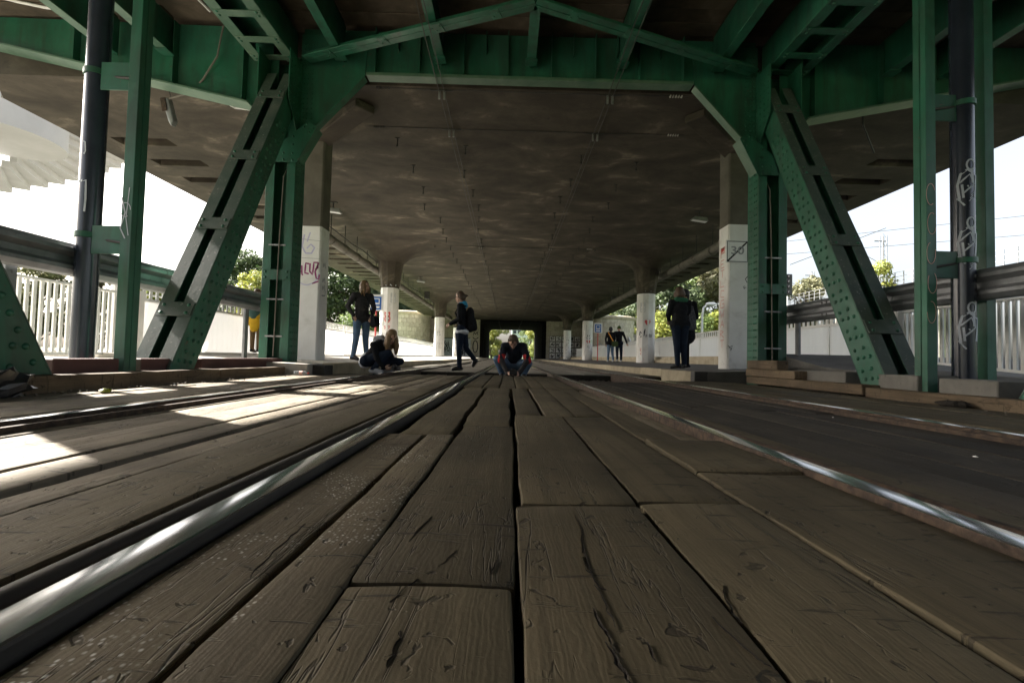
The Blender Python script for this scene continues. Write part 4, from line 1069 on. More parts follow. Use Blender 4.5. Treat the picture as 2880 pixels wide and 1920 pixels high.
def graf_right(t, f):
    b = MB()
    for z0 in (.55, 1.42, 2.02):
        ribbon(b, [(-.10, z0), (-.115, z0+.16), (-.09, z0+.27), (-.04, z0+.31), (0, z0+.28)], .022, f)
        ribbon(b, arc(-.01, z0+.36, .035, .055, 0, 360), .016, f)
        ribbon(b, [(-.02, z0+.31), (.05, z0+.25), (.045, z0+.12), (.03, z0+.02)], .03, f)
        ribbon(b, [(-.07, z0+.02), (-.08, z0+.16)], .018, f); ribbon(b, [(-.11, z0+.10), (-.03, z0+.14)], .018, f)
        ribbon(b, [(-.10, z0+.18), (-.02, z0+.26), (.02, z0+.16), (-.06, z0+.08), (-.115, z0+.02), (-.06, z0-.06)], .016, f)
        ribbon(b, [(.0, z0+.30), (.01, z0+.17)], .028, f)
    for q in range(8):
        zz = 1.30 + .03*q + (.55 if q > 4 else 0); ribbon(b, [(-.03+.01*q % .05, zz), (-.0+.01*q % .05, zz+.035)], .006, f)
    b.build('graffiti', 'paint_silver', t)
black_pipe(-4.22, 4.62, -3.73, 4.47, 'dark navy pipe standing left of the left hanger', graf_left)
black_pipe(4.70, 4.72, 4.26, 4.60, 'dark navy pipe with silver graffiti right of the right hanger', graf_right)

# ------------------------------------------------------------------ white railings and parapets
BARM = MB().box(-.014, .014, -.022, .022, 0, 1).mesh('bar', ['white_metal'], bevel=.003)
def railing(x, ya, yb, zt, zb0, zb1, step, label):
    t = thing('slat_railing', (x, ya, zb0), label, 'railing', 'white slat railings')
    b = MB(); b.box(x-.03, x+.03, ya, yb, zt-.035, zt); b.build('top_rail', 'white_metal', t, bevel=.004)
    b = MB(); b.prism([(x-.02, ya, zb0+.03), (x-.02, ya, zb0+.065), (x-.02, yb, zb1+.065), (x-.02, yb, zb1+.03)], (.04, 0, 0)); b.build('bottom_rail', 'white_metal', t)
    y = ya + .05
    while y < yb - .03:
        zb = zb0 + (zb1-zb0)*(y-ya)/(yb-ya) + .066
        o = link('bar', BARM, Vector((x, y, zb)) - Vector(WL[t.name]), t); o.scale = (1, 1, zt-.0355-zb); y += step
    b = MB(); b.box(x-.10, x+.10, yb+.005, yb+.16, zb1-.1, zt+.06); b.build('end_post', 'white_wash', t, bevel=.01)
    return t
railing(-6.2, 4.4, 7.62, 1.19, .14, .16, .095, 'white slat railing of the left walkway behind the guard rail')
railing(6.3, 4.4, 7.30, 1.19, .12, .36, .088, 'white slat railing of the right walkway behind the guard rail')
def parapet(x, ya, yb, zb, zp, zr, label, s):
    t = thing('panel_parapet', (x, ya, zb), label, 'parapet', 'white panel parapets')
    y = ya
    while y < yb:
        l = 2.4 if y < 30 else 8; e = min(yb, y+l)
        if y < 20:                                   # ribbed sheet
            n = int(l/.10); vs = []; 
            for i in range(n+1):
                yy = y+.01+(e-y-.02)*i/n; o = .008 if i % 2 else 0
                vs += [(x+o, yy, zb), (x+o, yy, zp)]
            b = MB(); b.add(vs, [(2*i, 2*i+2, 2*i+3, 2*i+1) for i in range(n)])
            pass
        else:
            b = MB(); b.box(x, x+.02, y+.01, e-.01, zb, zp)
        b.build('panel', 'white_panel', t)
        b = MB(); b.box(x+s*.03, x+s*.09, y-.04, y+.04, zb-.1, zr); b.build('stanchion', 'white_metal', t, bevel=.004)
        y = e
    for z, h in ((zp, .05), (zr-.04, .04)):
        b = MB(); b.box(x-.035, x+.035, ya, yb, z, z+h); b.build('rail', 'white_metal', t)
    y = ya+.1
    while y < 27:
        o = link('bar', BARM, Vector((x, y, zp+.0505)) - Vector(WL[t.name]), t); o.scale = (1, 1.6, zr-.041-zp-.05); y += .17
    b = MB()
    while y < yb: b.box(x-.014, x+.014, y-.035, y+.035, zp+.0505, zr-.041); y += .17
    stuff(b.build('bars', 'white_metal', t))
    return t
parapet(-7.25, 8.6, 50, .24, 1.24, 1.55, 'long white ribbed parapet along the left platform', -1)
parapet(7.42, 8.2, 50, .47, 1.20, 1.44, 'long white ribbed parapet along the right platform', 1)
# tubular stair rail behind the left diagonal
t = thing('hand_rail', (-7.6, 9.6, .2), 'white tubular stair rail behind the left diagonal', 'hand rail')
b = MB(); b.tube([(-8.3, 9.3, .9), (-7.75, 9.9, 1.45), (-7.75, 10.6, 1.45)], .025, 8); b.build('rail', 'white_metal', t, smooth=True)
for (x, y, z) in ((-8.25, 9.36, .93), (-8.0, 9.62, 1.18), (-7.76, 9.9, 1.43), (-7.75, 10.4, 1.43)):
    b = MB(); b.tube([(x, y, .1), (x, y, z)], .018, 6); b.build('baluster', 'white_metal', t, smooth=True)
b = MB(); b.tube([(-8.3, 9.3, .5), (-7.75, 9.9, 1.05), (-7.75, 10.6, 1.05)], .016, 6); b.build('rail', 'white_metal', t, smooth=True)

# ------------------------------------------------------------------ spiral stair to the upper road
t = thing('spiral_stair', (-14.37, 12.69, 3.5), 'pale concrete spiral stair rising beside the overpass at upper left', 'stair')
cx, cy = -14.365, 12.693
b = MB(); b.lathe([(1.50, 6.0), (1.50, 9.5)], (cx, cy, 0), 48); b.lathe([(.16, -1.2), (.16, 9)], (cx-.2, cy, 0), 16); b.build('drum', 'stair_white', t, smooth=True)
for k in range(-6, 16):
    a = 2.183 - .108*k; z = 5.849 + .194*k; a2 = a - .108
    b = MB()
    r0, r1 = 1.502, 4.03
    pts = [(cx+r0*math.cos(a), cy+r0*math.sin(a)), (cx+r1*math.cos(a), cy+r1*math.sin(a)), (cx+r1*math.cos(a2), cy+r1*math.sin(a2)), (cx+r0*math.cos(a2), cy+r0*math.sin(a2))]
    b.prism([(x, y, z) for x, y in pts], (0, 0, .21)); b.build('step', 'stair_white', t)

# ------------------------------------------------------------------ tram wires
for px, lab in ((-1.28, 'pair of contact wires over the left track'), (1.70, 'pair of contact wires over the right track')):
    t = thing('contact_wires', (px, 8, 4.9), lab, 'wires', 'tram contact wires')
    for dx in (-.045, .045):
        b = MB(); b.tube([(px+dx*1.6, -2, 5.06), (px+dx, 8.0, 4.945), (px+dx, 9.4, 4.94), (px*.97+dx, 16, 4.80), (px*.95+dx, 28, 4.72), (px*.93+dx, 57, 4.7), (px*.9+dx, 76, 4.65)], .0075, 5); b.build('wire', 'dark_steel', t)
    for y in (8.02, 9.42, 19.5):
        b = MB(); b.box(px-.20, px+.20, y-.012, y+.012, 4.965, 4.985); b.build('hanger_bar', 'dark_steel', t)
        for dx in (-.045, .045):
            b = MB(); b.box(px+dx-.017, px+dx+.017, y-.015, y+.015, 4.82 if y < 10 else 4.9, 4.966); b.build('clip', 'bare_steel', t)
for y, xa, xb, lab in ((8.02, -2.55, 3.1, 'cross span wire with insulators just behind the girder'), (9.42, -3.0, 3.55, 'second cross span wire below the slab'), (19.5, -3.2, 3.6, 'far cross span wire under the slab')):
    t = thing('span_wire', (CX, y, 4.97), lab, 'wire', 'cross span wires')
    b = MB(); b.tube([(xa, y, 5.0), (-1.28, y, 4.985), (1.7, y, 4.985), (xb, y, 5.0)], .007, 5); b.build('wire', 'dark_steel', t)
    for x, s in ((xa, 1), (xb, -1)):
        for k in range(5):
            b = MB(); b.tube([(x+s*(.12+k*.05), y, 4.998), (x+s*(.14+k*.05), y, 4.998)], .032, 8); b.build('insulator', 'insulator' if s < 0 else 'dark_steel', t)
    if y > 10:
        for x in (xa, xb):
            b = MB(); b.box(x-.02, x+.02, y-.02, y+.02, 4.9, 5.0); b.build('anchor', 'dark_steel', t)

# ------------------------------------------------------------------ lamps and cables
def soffit_lamp(x, y, label):
    t = thing('soffit_lamp', (x, y, 4.75), label, 'lamp', 'lamps under the slab')
    b = MB(); b.box(x-.12, x+.12, y-.03, y+.03, 4.978, 4.9985); b.box(x-.015, x+.015, y-.015, y+.015, 4.80, 4.9775); b.build('stem', 'dark_steel', t)
    b = MB(); b.prism([(x-.26, y-.1, 4.72), (x+.26, y-.1, 4.66), (x+.22, y-.1, 4.78), (x-.16, y-.1, 4.81)], (0, .2, 0)); b.build('housing', 'bare_steel', t, bevel=.01)
    b = MB(); b.prism([(x-.22, y-.08, 4.705), (x+.22, y-.08, 4.648), (x+.22, y-.08, 4.655), (x-.22, y-.08, 4.712)], (0, .16, 0)); b.build('diffuser', 'paint_white', t)
soffit_lamp(-5.55, 14.3, 'small white lamp under the slab right of the left square column')
soffit_lamp(5.85, 14.2, 'small lamp under the slab left of the right square column')
soffit_lamp(-5.3, 27.5, 'distant small lamp under the slab beyond the flared columns')
t = thing('hanging_lamp', (-6.2, 8.1, 4.5), 'loose lamp hanging by its cable below the left bracket', 'lamp')
b = MB(); b.prism([(-6.22, 8.05, 4.72), (-6.11, 8.05, 4.72), (-6.06, 8.15, 4.36), (-6.10, 8.15, 4.26), (-6.16, 8.15, 4.36)], (.0, .12, .03)); b.build('housing', 'galvanised', t, bevel=.012)
b = MB(); b.prism([(-6.235, 8.04, 4.71), (-6.15, 8.04, 4.72), (-6.12, 8.06, 4.50), (-6.20, 8.06, 4.48)], (0, .01, 0)); b.build('cover', 'rust', t)
b = MB(); b.tube([(-6.15, 8.1, 4.72), (-5.6, 7.9, 4.74), (-5.25, 7.68, 4.85), (-4.98, 7.6, 5.2), (-4.93, 7.6, 5.55), (-4.9, 7.6, 5.72)], .016, 6); b.build('cable', 'pipe_grey', t, smooth=True)
b = MB(); b.tube([(-6.10, 8.12, 4.74), (-6.1, 8.0, 4.99)], .006, 5); b.build('chain', 'dark_steel', t)
t = thing('conduit', (-5.6, 8.3, 4.9), 'thin white conduit running under the slab behind the left bracket', 'conduit')
b = MB(); b.tube([(-5.55, 8.0, 4.96), (-5.5, 8.35, 4.955), (-5.35, 8.75, 4.95), (-4.6, 8.9, 4.95), (-4.3, 9.5, 4.95)], .022, 6); b.build('tube', 'white_metal', t, smooth=True)
t = thing('conduit', (6.6, 8.3, 4.6), 'thin dark drain rod hanging below the right bracket', 'conduit')
b = MB(); b.tube([(6.35, 8.2, 5.0), (6.35, 8.2, 4.68), (6.95, 8.7, 4.40)], .016, 6); b.build('tube', 'dark_steel', t, smooth=True)
t = thing('conduit', (-8, 6, 5.8), 'pale bent conduit under the upper deck at upper left', 'conduit')
b = MB(); b.tube([(-8.3, 7.2, 5.82), (-8.0, 7.3, 5.80), (-7.7, 7.45, 5.83), (-7.2, 7.5, 5.83)], .022, 6); b.build('tube', 'white_metal', t, smooth=True)
b = MB(); b.tube([(-5.2, 5.5, 5.82), (-5.0, 7.4, 5.82)], .02, 6); b.build('tube', 'white_metal', t, smooth=True)

# ------------------------------------------------------------------ signs, notices, graffiti
t = thing('speed_sign', (4.755, 9.59, 2.63), 'square white sign with grey 30 struck through by a black diagonal', 'sign')
xa, xb, za, zb = 4.522, 4.990, 2.395, 2.868
b = MB(); b.box(xa, xb, 9.572, 9.585, za, zb); b.build('plate', 'paint_white', t, bevel=.004)
fm = plane_map((xa, 9.571, za), (1, 0, 0), (0, 0, 1)); w = xb-xa
b = MB(); e = .022
ribbon(b, [(e, e), (w-e, e), (w-e, w-e), (e, w-e), (e, e)], .016, fm, .001); ribbon(b, [(e, e), (w-e, w-e)], .034, fm, .003); b.build('border', 'paint_black', t)
text('30', .235, 'paint_grey', (4.757, 9.5695, 2.645), (1, 0, 0), (0, 0, 1), t, sx=1.25)

def stop_sign(x, y, zg, z0, z1, w, label):
    t = thing('stop_sign', (x, y, zg), label, 'sign', 'tram stop signs')
    b = MB(); b.tube([(x, y, zg-.05), (x, y, z0)], .032, 8); b.build('pole', 'paint_red', t, smooth=True)
    b = MB(); b.box(x-w/2, x+w/2, y-.03, y-.012, z0, z1); b.build('plate', 'paint_white', t, bevel=.006)
    b = MB(); h = z1-z0; b.box(x-w*.36, x+w*.36, y-.036, y-.0305, z0+h*.06, z0+h*.86); b.build('panel', 'paint_blue', t)
    b = MB(); b.box(x-w*.24, x+w*.24, y-.042, y-.0365, z0+h*.38, z0+h*.76); b.box(x-w*.24, x+w*.24, y-.042, y-.0365, z0+h*.16, z0+h*.28); b.build('pictogram', 'paint_white', t)
    b = MB(); b.box(x-w*.18, x+w*.18, y-.048, y-.0425, z0+h*.48, z0+h*.70); b.build('tram_mark', 'paint_blue', t)
    return t
stop_sign(5.83, 30, .27, 2.05, 2.70, .56, 'white and blue tram stop sign on a red pole beside the right columns')
stop_sign(-4.88, 17, .2, 1.90, 2.50, .52, 'blue and white tram stop sign on a red pole behind the standing woman')

pm('paper', [(0.3, (0.62, 0.63, 0.63)), (0.7, (0.70, 0.71, 0.71))], 6, 0.7, bmp=0)
# notices and graffiti on the columns (kept as parts of the column they are painted on)
def oct_map(x, y, face=0):
    a = -math.pi/2 + face*2*math.pi/10; r = .389*math.cos(math.pi/10)
    nrm = Vector((math.cos(a), math.sin(a), 0)); u = Vector((-math.sin(a), math.cos(a), 0))
    o = Vector((x, y, 0)) + nrm*(r+.001)
    return lambda p, q: (o + u*p + Vector((0, 0, q)), nrm)
def notice(col, f, z, dx=0.0):
    b = MB(); vs = []
    for (p, q) in ((-.11, z), (.11, z), (.11, z+.42), (-.11, z+.42)):
        P_, N_ = f(p+dx, q); vs.append(P_+N_*.004)
    b.add(vs, [(0, 1, 2, 3)]); no = b.build('notice', 'paper', col)
    b = MB()
    for k in range(3): ribbon(b, [(-.08+dx, z+.36-k*.045), (.08+dx, z+.36-k*.045)], .018, f, .006)
    ribbon(b, arc(dx, z+.12, .035, .04, 0, 360), .04, f, .006); ribbon(b, [(-.105+dx, z+.01), (.105+dx, z+.01), (.105+dx, z+.41), (-.105+dx, z+.41), (-.105+dx, z+.01)], .012, f, .006); b.build('print', 'paint_grey', no)
heart = [(0, -.11), (-.06, -.04), (-.10, .03), (-.085, .09), (-.045, .10), (0, .06), (.045, .10), (.085, .09), (.10, .03), (.06, -.04), (0, -.11)]
def filled(mb, pts, f, dx, dz, k=1.0, proud=.003):
    vs = []
    for p, q in pts[:-1]:
        P_, N_ = f(p*k+dx, q*k+dz); vs.append(P_+N_*proud)
    mb.add(vs, [tuple(range(len(vs)))])
# right second column
f0 = oct_map(XCR, 20.3, 0); f1 = oct_map(XCR, 20.3, -1); f2 = oct_map(XCR, 20.3, 1)
notice(c2r, f1, 2.42); 
b = MB(); filled(b, heart, f0, -.03, 1.95, 1.3); b.build('graffiti', 'paint_red', c2r)
b = MB(); ribbon(b, [(-.13, 1.40), (-.12, 1.58), (-.05, 1.50), (0, 1.62), (.05, 1.50), (.11, 1.68), (.06, 1.38), (-.02, 1.38), (-.10, 1.33)], 0.038, f1)
for k, q in enumerate(('M', 'E', 'T', 'O')):
    x0 = -.10+k*.065
    for st_ in {'M': [[(0, 0), (0, .14), (.025, .06), (.05, .14), (.05, 0)]], 'E': [[(.04, .13), (0, .13), (0, 0), (.045, 0)], [(0, .07), (.035, .07)]], 'T': [[(.025, 0), (.025, .14)], [(0, .14), (.05, .14)]], 'O': [[(0, .02), (0, .12), (.045, .13), (.05, .02), (0, .02)]]}[q]:
        ribbon(b, [(x0+c, 1.32+d) for c, d in st_], 0.021, f0)
ribbon(b, arc(.06, .92, .05, .17, 100, 260), 0.027, f2); b.build('graffiti', 'paint_black', c2r)
b = MB(); ribbon(b, [(-.06, .85), (-.10, .75), (-.02, .70), (-.09, .60), (.02, .50), (.04, .35), (-.06, .25)], 0.045, f1); b.build('graffiti', 'paint_redfaint', c2r)
b = MB()
for fq in (f1, f0): ribbon(b, [(-.06, 3.36), (.0, 3.42), (-.05, 3.32), (.02, 3.29), (.05, 3.40), (.09, 3.31)], 0.045, fq)
b.build('graffiti', 'paint_silver', c2r)
# left second column
f0 = oct_map(XCL, 20.3, 0); f1 = oct_map(XCL, 20.3, 1); fm1 = oct_map(XCL, 20.3, -1)
notice(c2l, f1, 2.55)
b = MB()
ribbon(b, [(-.06, 1.90), (.05, 1.90), (.05, 1.55), (-.05, 1.55), (-.05, 1.72), (.05, 1.72)], 0.042, fm1)
ribbon(b, arc(.0, 1.20, .045, .055, -90, 250), 0.039, fm1); ribbon(b, arc(.0, 1.10, .05, .055, -120, 240), 0.039, fm1)
ribbon(b, [(-.02, 1.72), (-.02, 1.98), (.05, 1.93), (.0, 1.86), (.07, 1.76)], 0.068, f0); b.build('graffiti', 'paint_black', c2l)
b = MB()
ribbon(b, arc(.02, 1.84, .11, .15, 0, 360, 16), 0.042, f0); ribbon(b, [(-.08, 1.96), (-.10, 2.14), (-.03, 2.06), (.02, 2.18), (.07, 2.07), (.12, 2.15), (.11, 1.98)], 0.042, f0)
for k, st_ in enumerate(([(.06, .15), (0, .15), (.05, .07), (0, .02)], [(.06, .15), (.01, .02), (.05, .08)], [(.0, .15), (.06, .16), (.03, .02)])):
    ribbon(b, [(-.10+k*.08+c, 1.38+d) for c, d in st_], 0.030, f0)
ribbon(b, [(.0, .95), (.06, .86)], 0.030, f0); ribbon(b, [(.0, 1.06), (.06, .97)], 0.030, f0); b.build('graffiti', 'paint_red', c2l)
b = MB()
for fq in (f0, f1): ribbon(b, [(-.10, 3.30), (-.02, 3.28), (.02, 3.42), (-.05, 3.46), (.06, 3.55), (.03, 3.38), (.12, 3.30)], 0.053, fq)
b.build('graffiti', 'paint_silver', c2l)
# third columns
for col, X in ((c3l, XCL), (c3r, XCR)):
    fa = oct_map(X, 35.2, 0); fb = oct_map(X, 35.2, -1); fc = oct_map(X, 35.2, 1)
    notice(col, fb if X > 0 else fc, 2.5)
    b = MB(); ribbon(b, [(-.10, 2.0), (-.04, 2.2), (.02, 1.95), (.08, 2.15)], 0.045, fa); ribbon(b, arc(0, 1.95, .12, .10, 180, 360), 0.045, fa)
    ribbon(b, [(-.06, 1.2), (-.04, 1.4), (0, 1.2), (.04, 1.38), (.07, 1.15)], 0.033, fa); ribbon(b, [(-.08, .9), (.06, .95), (-.04, 1.05)], 0.030, fb); b.build('graffiti', 'paint_black' if X > 0 else 'paint_grey', col)
    if X > 0:
        b = MB(); filled(b, heart, fa, 0, 1.62, 1.5); b.build('graffiti', 'paint_red', col)
        b = MB(); ribbon(b, [(-.05, 1.6), (.0, 1.9), (.02, 1.5), (.06, 1.8)], 0.060, fc); b.build('graffiti', 'paint_green', col)
for col, X in ((c4l, XCL), (c4r, XCR)):
    fa = oct_map(X, 47.3, 0); rq = random.Random(X)
    b = MB()
    for k in range(9): ribbon(b, [(rq.uniform(-.12, .12), .5+k*.24+rq.uniform(-.1, .1)) for _ in range(4)], 0.045, fa)
    b.build('graffiti', 'paint_black', col)
# left square column: purple letters on the front, lilac loop, faint marks on the side
fm = plane_map((-4.60, 9.5955, 0), (1, 0, 0), (0, 0, 1))
b = MB()
ribbon(b, arc(.20, 2.03, .07, .085, 40, 330), .032, fm); ribbon(b, [(.27, 2.10), (.28, 1.92), (.30, 1.90)], .032, fm)
ribbon(b, [(.42, 2.14), (.35, 2.15), (.34, 1.95), (.42, 1.93)], .034, fm)
ribbon(b, [(.44, 2.15), (.44, 1.98), (.50, 1.92), (.52, 2.17), (.60, 2.17), (.60, 2.06), (.55, 2.02)], .034, fm)
ribbon(b, [(.62, 2.17), (.55, 1.98), (.58, 1.84), (.63, 1.82), (.64, 1.92)], .034, fm); ribbon(b, [(.50, 1.73), (.63, 1.78)], .03, fm); b.build('graffiti', 'paint_purple', c1l)
b = MB(); ribbon(b, [(.30, 2.75), (.26, 2.5), (.34, 2.36), (.46, 2.36), (.52, 2.48), (.44, 2.55), (.36, 2.46)], .03, fm); ribbon(b, [(.42, 2.80), (.36, 2.6)], .025, fm)
ribbon(b, arc(.38, 2.0, .26, .30, 200, 350), .022, fm); b.build('graffiti', 'paint_lilac', c1l)
fs_ = plane_map((-3.9505, 9.6, 0), (0, 1, 0), (0, 0, 1))
b = MB()
for k, z in enumerate((2.10, 1.78, 1.62)): ribbon(b, [(.14, z), (.16, z+.10), (.2, z+.02), (.24, z+.12), (.28, z)], .03, fs_)
ribbon(b, [(.12, 1.5), (.3, 1.52), (.3, 1.62)], .03, fs_); b.build('graffiti', 'paint_grey', c1l)
b = MB(); ribbon(b, [(.0, 2.68), (.64, 2.62)], .008, fm); ribbon(b, [(.0, 2.27), (.64, 2.25)], .008, fm); b.build('crack', 'paint_grey', c1l)
# right square column: column of red letters on the side, scribbles on the front
fs_ = plane_map((4.5805, 10.05, 0), (0, -1, 0), (0, 0, 1))
b = MB(); zs = 2.62
glyphs = [[[(0, 0), (0, .2), (.16, .2), (.16, .1), (0, .1)]], [[(.16, .16), (0, .16), (0, 0), (.16, 0)], [(0, .08), (.12, .08)]], [[(0, .16), (.16, .16), (.08, .16), (.08, 0)]], [[(0, 0), (0, .16)], [(0, .02), (.15, .02)]],
          [[(.16, .14), (.02, .16), (0, .02), (.16, 0)]], [[(.16, .16), (.02, .16), (0, 0), (.16, 0), (.16, .08), (.08, .08)]], [[(0, .16), (.04, 0), (.08, .10), (.12, 0), (.16, .16)]], [[(0, 0), (.08, .16), (.16, 0)], [(.03, .06), (.13, .06)]],
          [[(0, 0), (0, .16), (.15, .12), (0, .08), (.16, 0)]], [[(.08, 0), (.08, .16)], [(0, .16), (.16, .16)]]]
for k, gl in enumerate(glyphs):
    z0 = 2.55 - k*.215
    for st_ in gl: ribbon(b, [(.12+c, z0+d) for c, d in st_], .022 if k else .035, fs_)
b.build('graffiti', 'paint_redfaint', c1r)
b = MB(); filled(b, [(.12, 2.76), (.30, 2.78), (.28, 2.70), (.13, 2.66), (.12, 2.76)], fs_, 0, 0); b.build('graffiti', 'paint_red', c1r)
fm = plane_map((4.581, 9.5955, 0), (1, 0, 0), (0, 0, 1))
b = MB(); ribbon(b, [(.46, 2.34), (.42, 2.26), (.47, 2.22), (.41, 2.12), (.36, 2.06), (.39, 1.99), (.45, 2.02), (.44, 2.12)], .018, fm)
ribbon(b, [(.31, 1.90), (.35, 1.84), (.33, 1.92), (.38, 1.88), (.32, 1.86)], .012, fm); ribbon(b, [(.0, .66), (.08, .58), (.02, .61), (.10, .66), (.06, .55)], .012, fm); b.build('graffiti', 'paint_black', c1r)
# letters and scratches on the steel
fm = plane_map((mx(-3.73)-.1, 4.598, 0), (1, 0, 0), (0, 0, 1))
b = MB()
for k, z in enumerate((2.05, 1.75, 1.45, 1.15, .85)): ribbon(b, arc(.09+.01*(k % 2), z, .045, .11, 20+40*k, 300+40*k), .006, fm)
b.build('scratched_letters', 'paint_redfaint', truss_r)
fm = plane_map((-3.83, 4.468, 0), (1, 0, 0), (0, 0, 1))
b = MB(); ribbon(b, [(.05, 1.75), (.09, 1.60), (.05, 1.45), (.10, 1.35)], .012, fm); ribbon(b, [(.12, 1.85), (.10, 1.55), (.13, 1.38)], .008, fm); ribbon(b, arc(.09, 1.63, .05, .07, 0, 300), .008, fm)
b.build('scratched_letters', 'paint_silver', truss_l)
# abutment graffiti: tiled letters on the right, stencils on the left, wave on the left wing
rq = random.Random(21)
b = MB(); w_ = MB()
fm = plane_map((4.95, 57.95, 0), (1, 0, 0), (0, 0, 1))
for i in range(5):
    for j in range(4):
        x0, z0 = .25+i*.78, .35+j*.72
        w_.add([tuple(fm(x0+a, z0+c)[0]) for a, c in ((0, 0), (.72, 0), (.72, .64), (0, .64))], [(0, 1, 2, 3)])
        for _ in range(4): ribbon(b, [(x0+rq.uniform(.08, .64), z0+rq.uniform(.06, .58)) for _ in range(3)], .07, fm, .02)
        ribbon(b, [(x0, z0), (x0+.72, z0), (x0+.72, z0+.64), (x0, z0+.64), (x0, z0)], .05, fm, .02)
w_.build('painted_tiles', 'paint_white', ab); b.build('graffiti', 'paint_black', ab)
fm = plane_map((-9.0, 57.95, 0), (1, 0, 0), (0, 0, 1))
b = MB(); w_ = MB()
w_.add([tuple(fm(a, c)[0]) for a, c in ((.5, .3), (4.3, .3), (4.3, 2.6), (.5, 2.6))], [(0, 1, 2, 3)])
ribbon(b, [(.5, 2.6), (4.2, 2.6)], .09, fm, .02); ribbon(b, arc(4.9, 1.6, .30, .75, 0, 360, 18), .12, fm, .02); ribbon(b, arc(4.9, 2.9, .35, .35, 200, 340), .1, fm, .02); ribbon(b, [(4.6, 3.0), (4.7, 3.4), (4.9, 3.1), (5.1, 3.45), (5.2, 3.0)], .08, fm, .02)
filled(b, heart, fm, 2.4, 1.6, 3.5, .02); ribbon(b, [(2.4, 2.5), (2.4, 1.9)], .09, fm, .02)
for k in range(14): ribbon(b, [(rq.uniform(2.6, 4.1), rq.uniform(.4, 2.3)) for _ in range(3)], .1, fm, .02)
for k in range(10): ribbon(b, [(rq.uniform(.6, 1.9), rq.uniform(.5, 2.3)) for _ in range(3)], .06, fm, .02)
w_.build('painted_field', 'paint_silver', ab); b.build('graffiti', 'paint_black', ab)
def ring_map(cxx, cy, R): return lambda u, v: ((cxx+R*math.cos(u/R), cy+R*math.sin(u/R), v), (math.cos(u/R), math.sin(u/R), 0))
wings = [o for o in bpy.data.objects if o.name.startswith('wing_wall')]
for o, cxx in zip(wings, (-12.2, 12.1)):
    f = ring_map(cxx, 55.0, 2.94); b = MB(); base_u = (-math.radians(100) if cxx < 0 else math.radians(190))*2.94
    for k in range(4):
        ribbon(b, arc(base_u+k*1.15, 1.25, .55, .9, 20, 160), .13, f, .01)
    b.build('graffiti', 'paint_grey', o)

# ------------------------------------------------------------------ litter
def crumple(name, c, r, mat, label, cat, seed, n=10, m=7):
    rr = random.Random(seed); b = MB(); b.ball((0, 0, 0), 1.0, n, m)
    vs = []
    for v in b.v:
        k = rr.uniform(.6, 1.15); vs.append((c[0]+v[0]*r[0]*k, c[1]+v[1]*r[1]*k, max(c[2]+.002, c[2]+r[2]*.6+v[2]*r[2]*k)))
    b.v = vs
    return tag(b.build(name, mat, None, origin=c), label, cat)
crumple('plastic_bag', (-3.28, 3.02, -.055), (.09, .22, .13), 'black_plastic', 'crumpled black plastic bag against the left kerb timber', 'bag', 1, 14, 9)
crumple('leaf', (-3.05, 3.55, -.05), (.035, .045, .02), 'leaf_yellow', 'withered yellow-green leaf on the boards near the left kerb', 'leaf', 2)
crumple('dirt_heap', (3.86, 3.98, -.045), (.06, .16, .04), 'dirt', 'small heap of black dirt against the right kerb timber', 'dirt', 3, 16, 8)
t = thing('bottle', (-3.12, 7.05, -.05), 'clear plastic bottle lying at the foot of the left post', 'bottle')
b = MB(); q = Matrix.Rotation(math.radians(90), 4, 'Y') @ Matrix.Rotation(0, 4, 'Z')
pr = [(.001, -.11), (.03, -.11), (.032, -.08), (.032, .03), (.028, .06), (.012, .09), (.012, .11), (.001, .11)]
tmp = MB(); tmp.lathe(pr, (0, 0, 0), 12, cap=False)
tmp.v = [tuple(q @ Vector(v) + Vector((-3.12, 7.05, -.018))) for v in tmp.v]; tmp.build('bottle_body', 'clear_plastic', t, smooth=True)
b = MB(); b.tube([(-3.03, 7.05, -.018), (-3.005, 7.05, -.018)], .014, 8); b.build('cap', 'paint_red', t)
b = MB(); b.lathe([(.0325, 0), (.0325, .05)], (0, 0, 0), 12, cap=False); b.v = [tuple(q @ Vector(v) + Vector((-3.15, 7.05, -.018))) for v in b.v]; b.build('wrapper', 'paint_redfaint', t)
for i, (x, y, lab) in enumerate(((2.33-.28, 2.9, 'white scrap of paper on the dark right track, farther one'), (1.75, 1.72, 'white crumpled scrap on the dark right track near the camera'), (-3.1, 4.35, 'tiny pale scrap by the left kerb timber'))):
    crumple('paper_scrap', (x, y, -.043), (.008, .008, .007), 'paint_white', lab, 'paper', 30+i, 6, 5)
mb = MB(); rq = random.Random(9)
for i in range(420):
    sd = rq.random()
    if sd < .5: x = -3.36 + abs(rq.gauss(0, .10)); y = rq.uniform(2.2, 7.4)
    else: x = 3.91 - abs(rq.gauss(0, .12)); y = rq.uniform(2.4, 7.6)
    r = rq.uniform(.004, .013)
    mb.ball((x, y, -.046+r*.3), (r, r*rq.uniform(.6, 1.6), r*.6), 5, 4)
tag(stuff(mb.build('grit', 'gravel_mat')), 'scattered grit along both kerb timbers', 'grit')

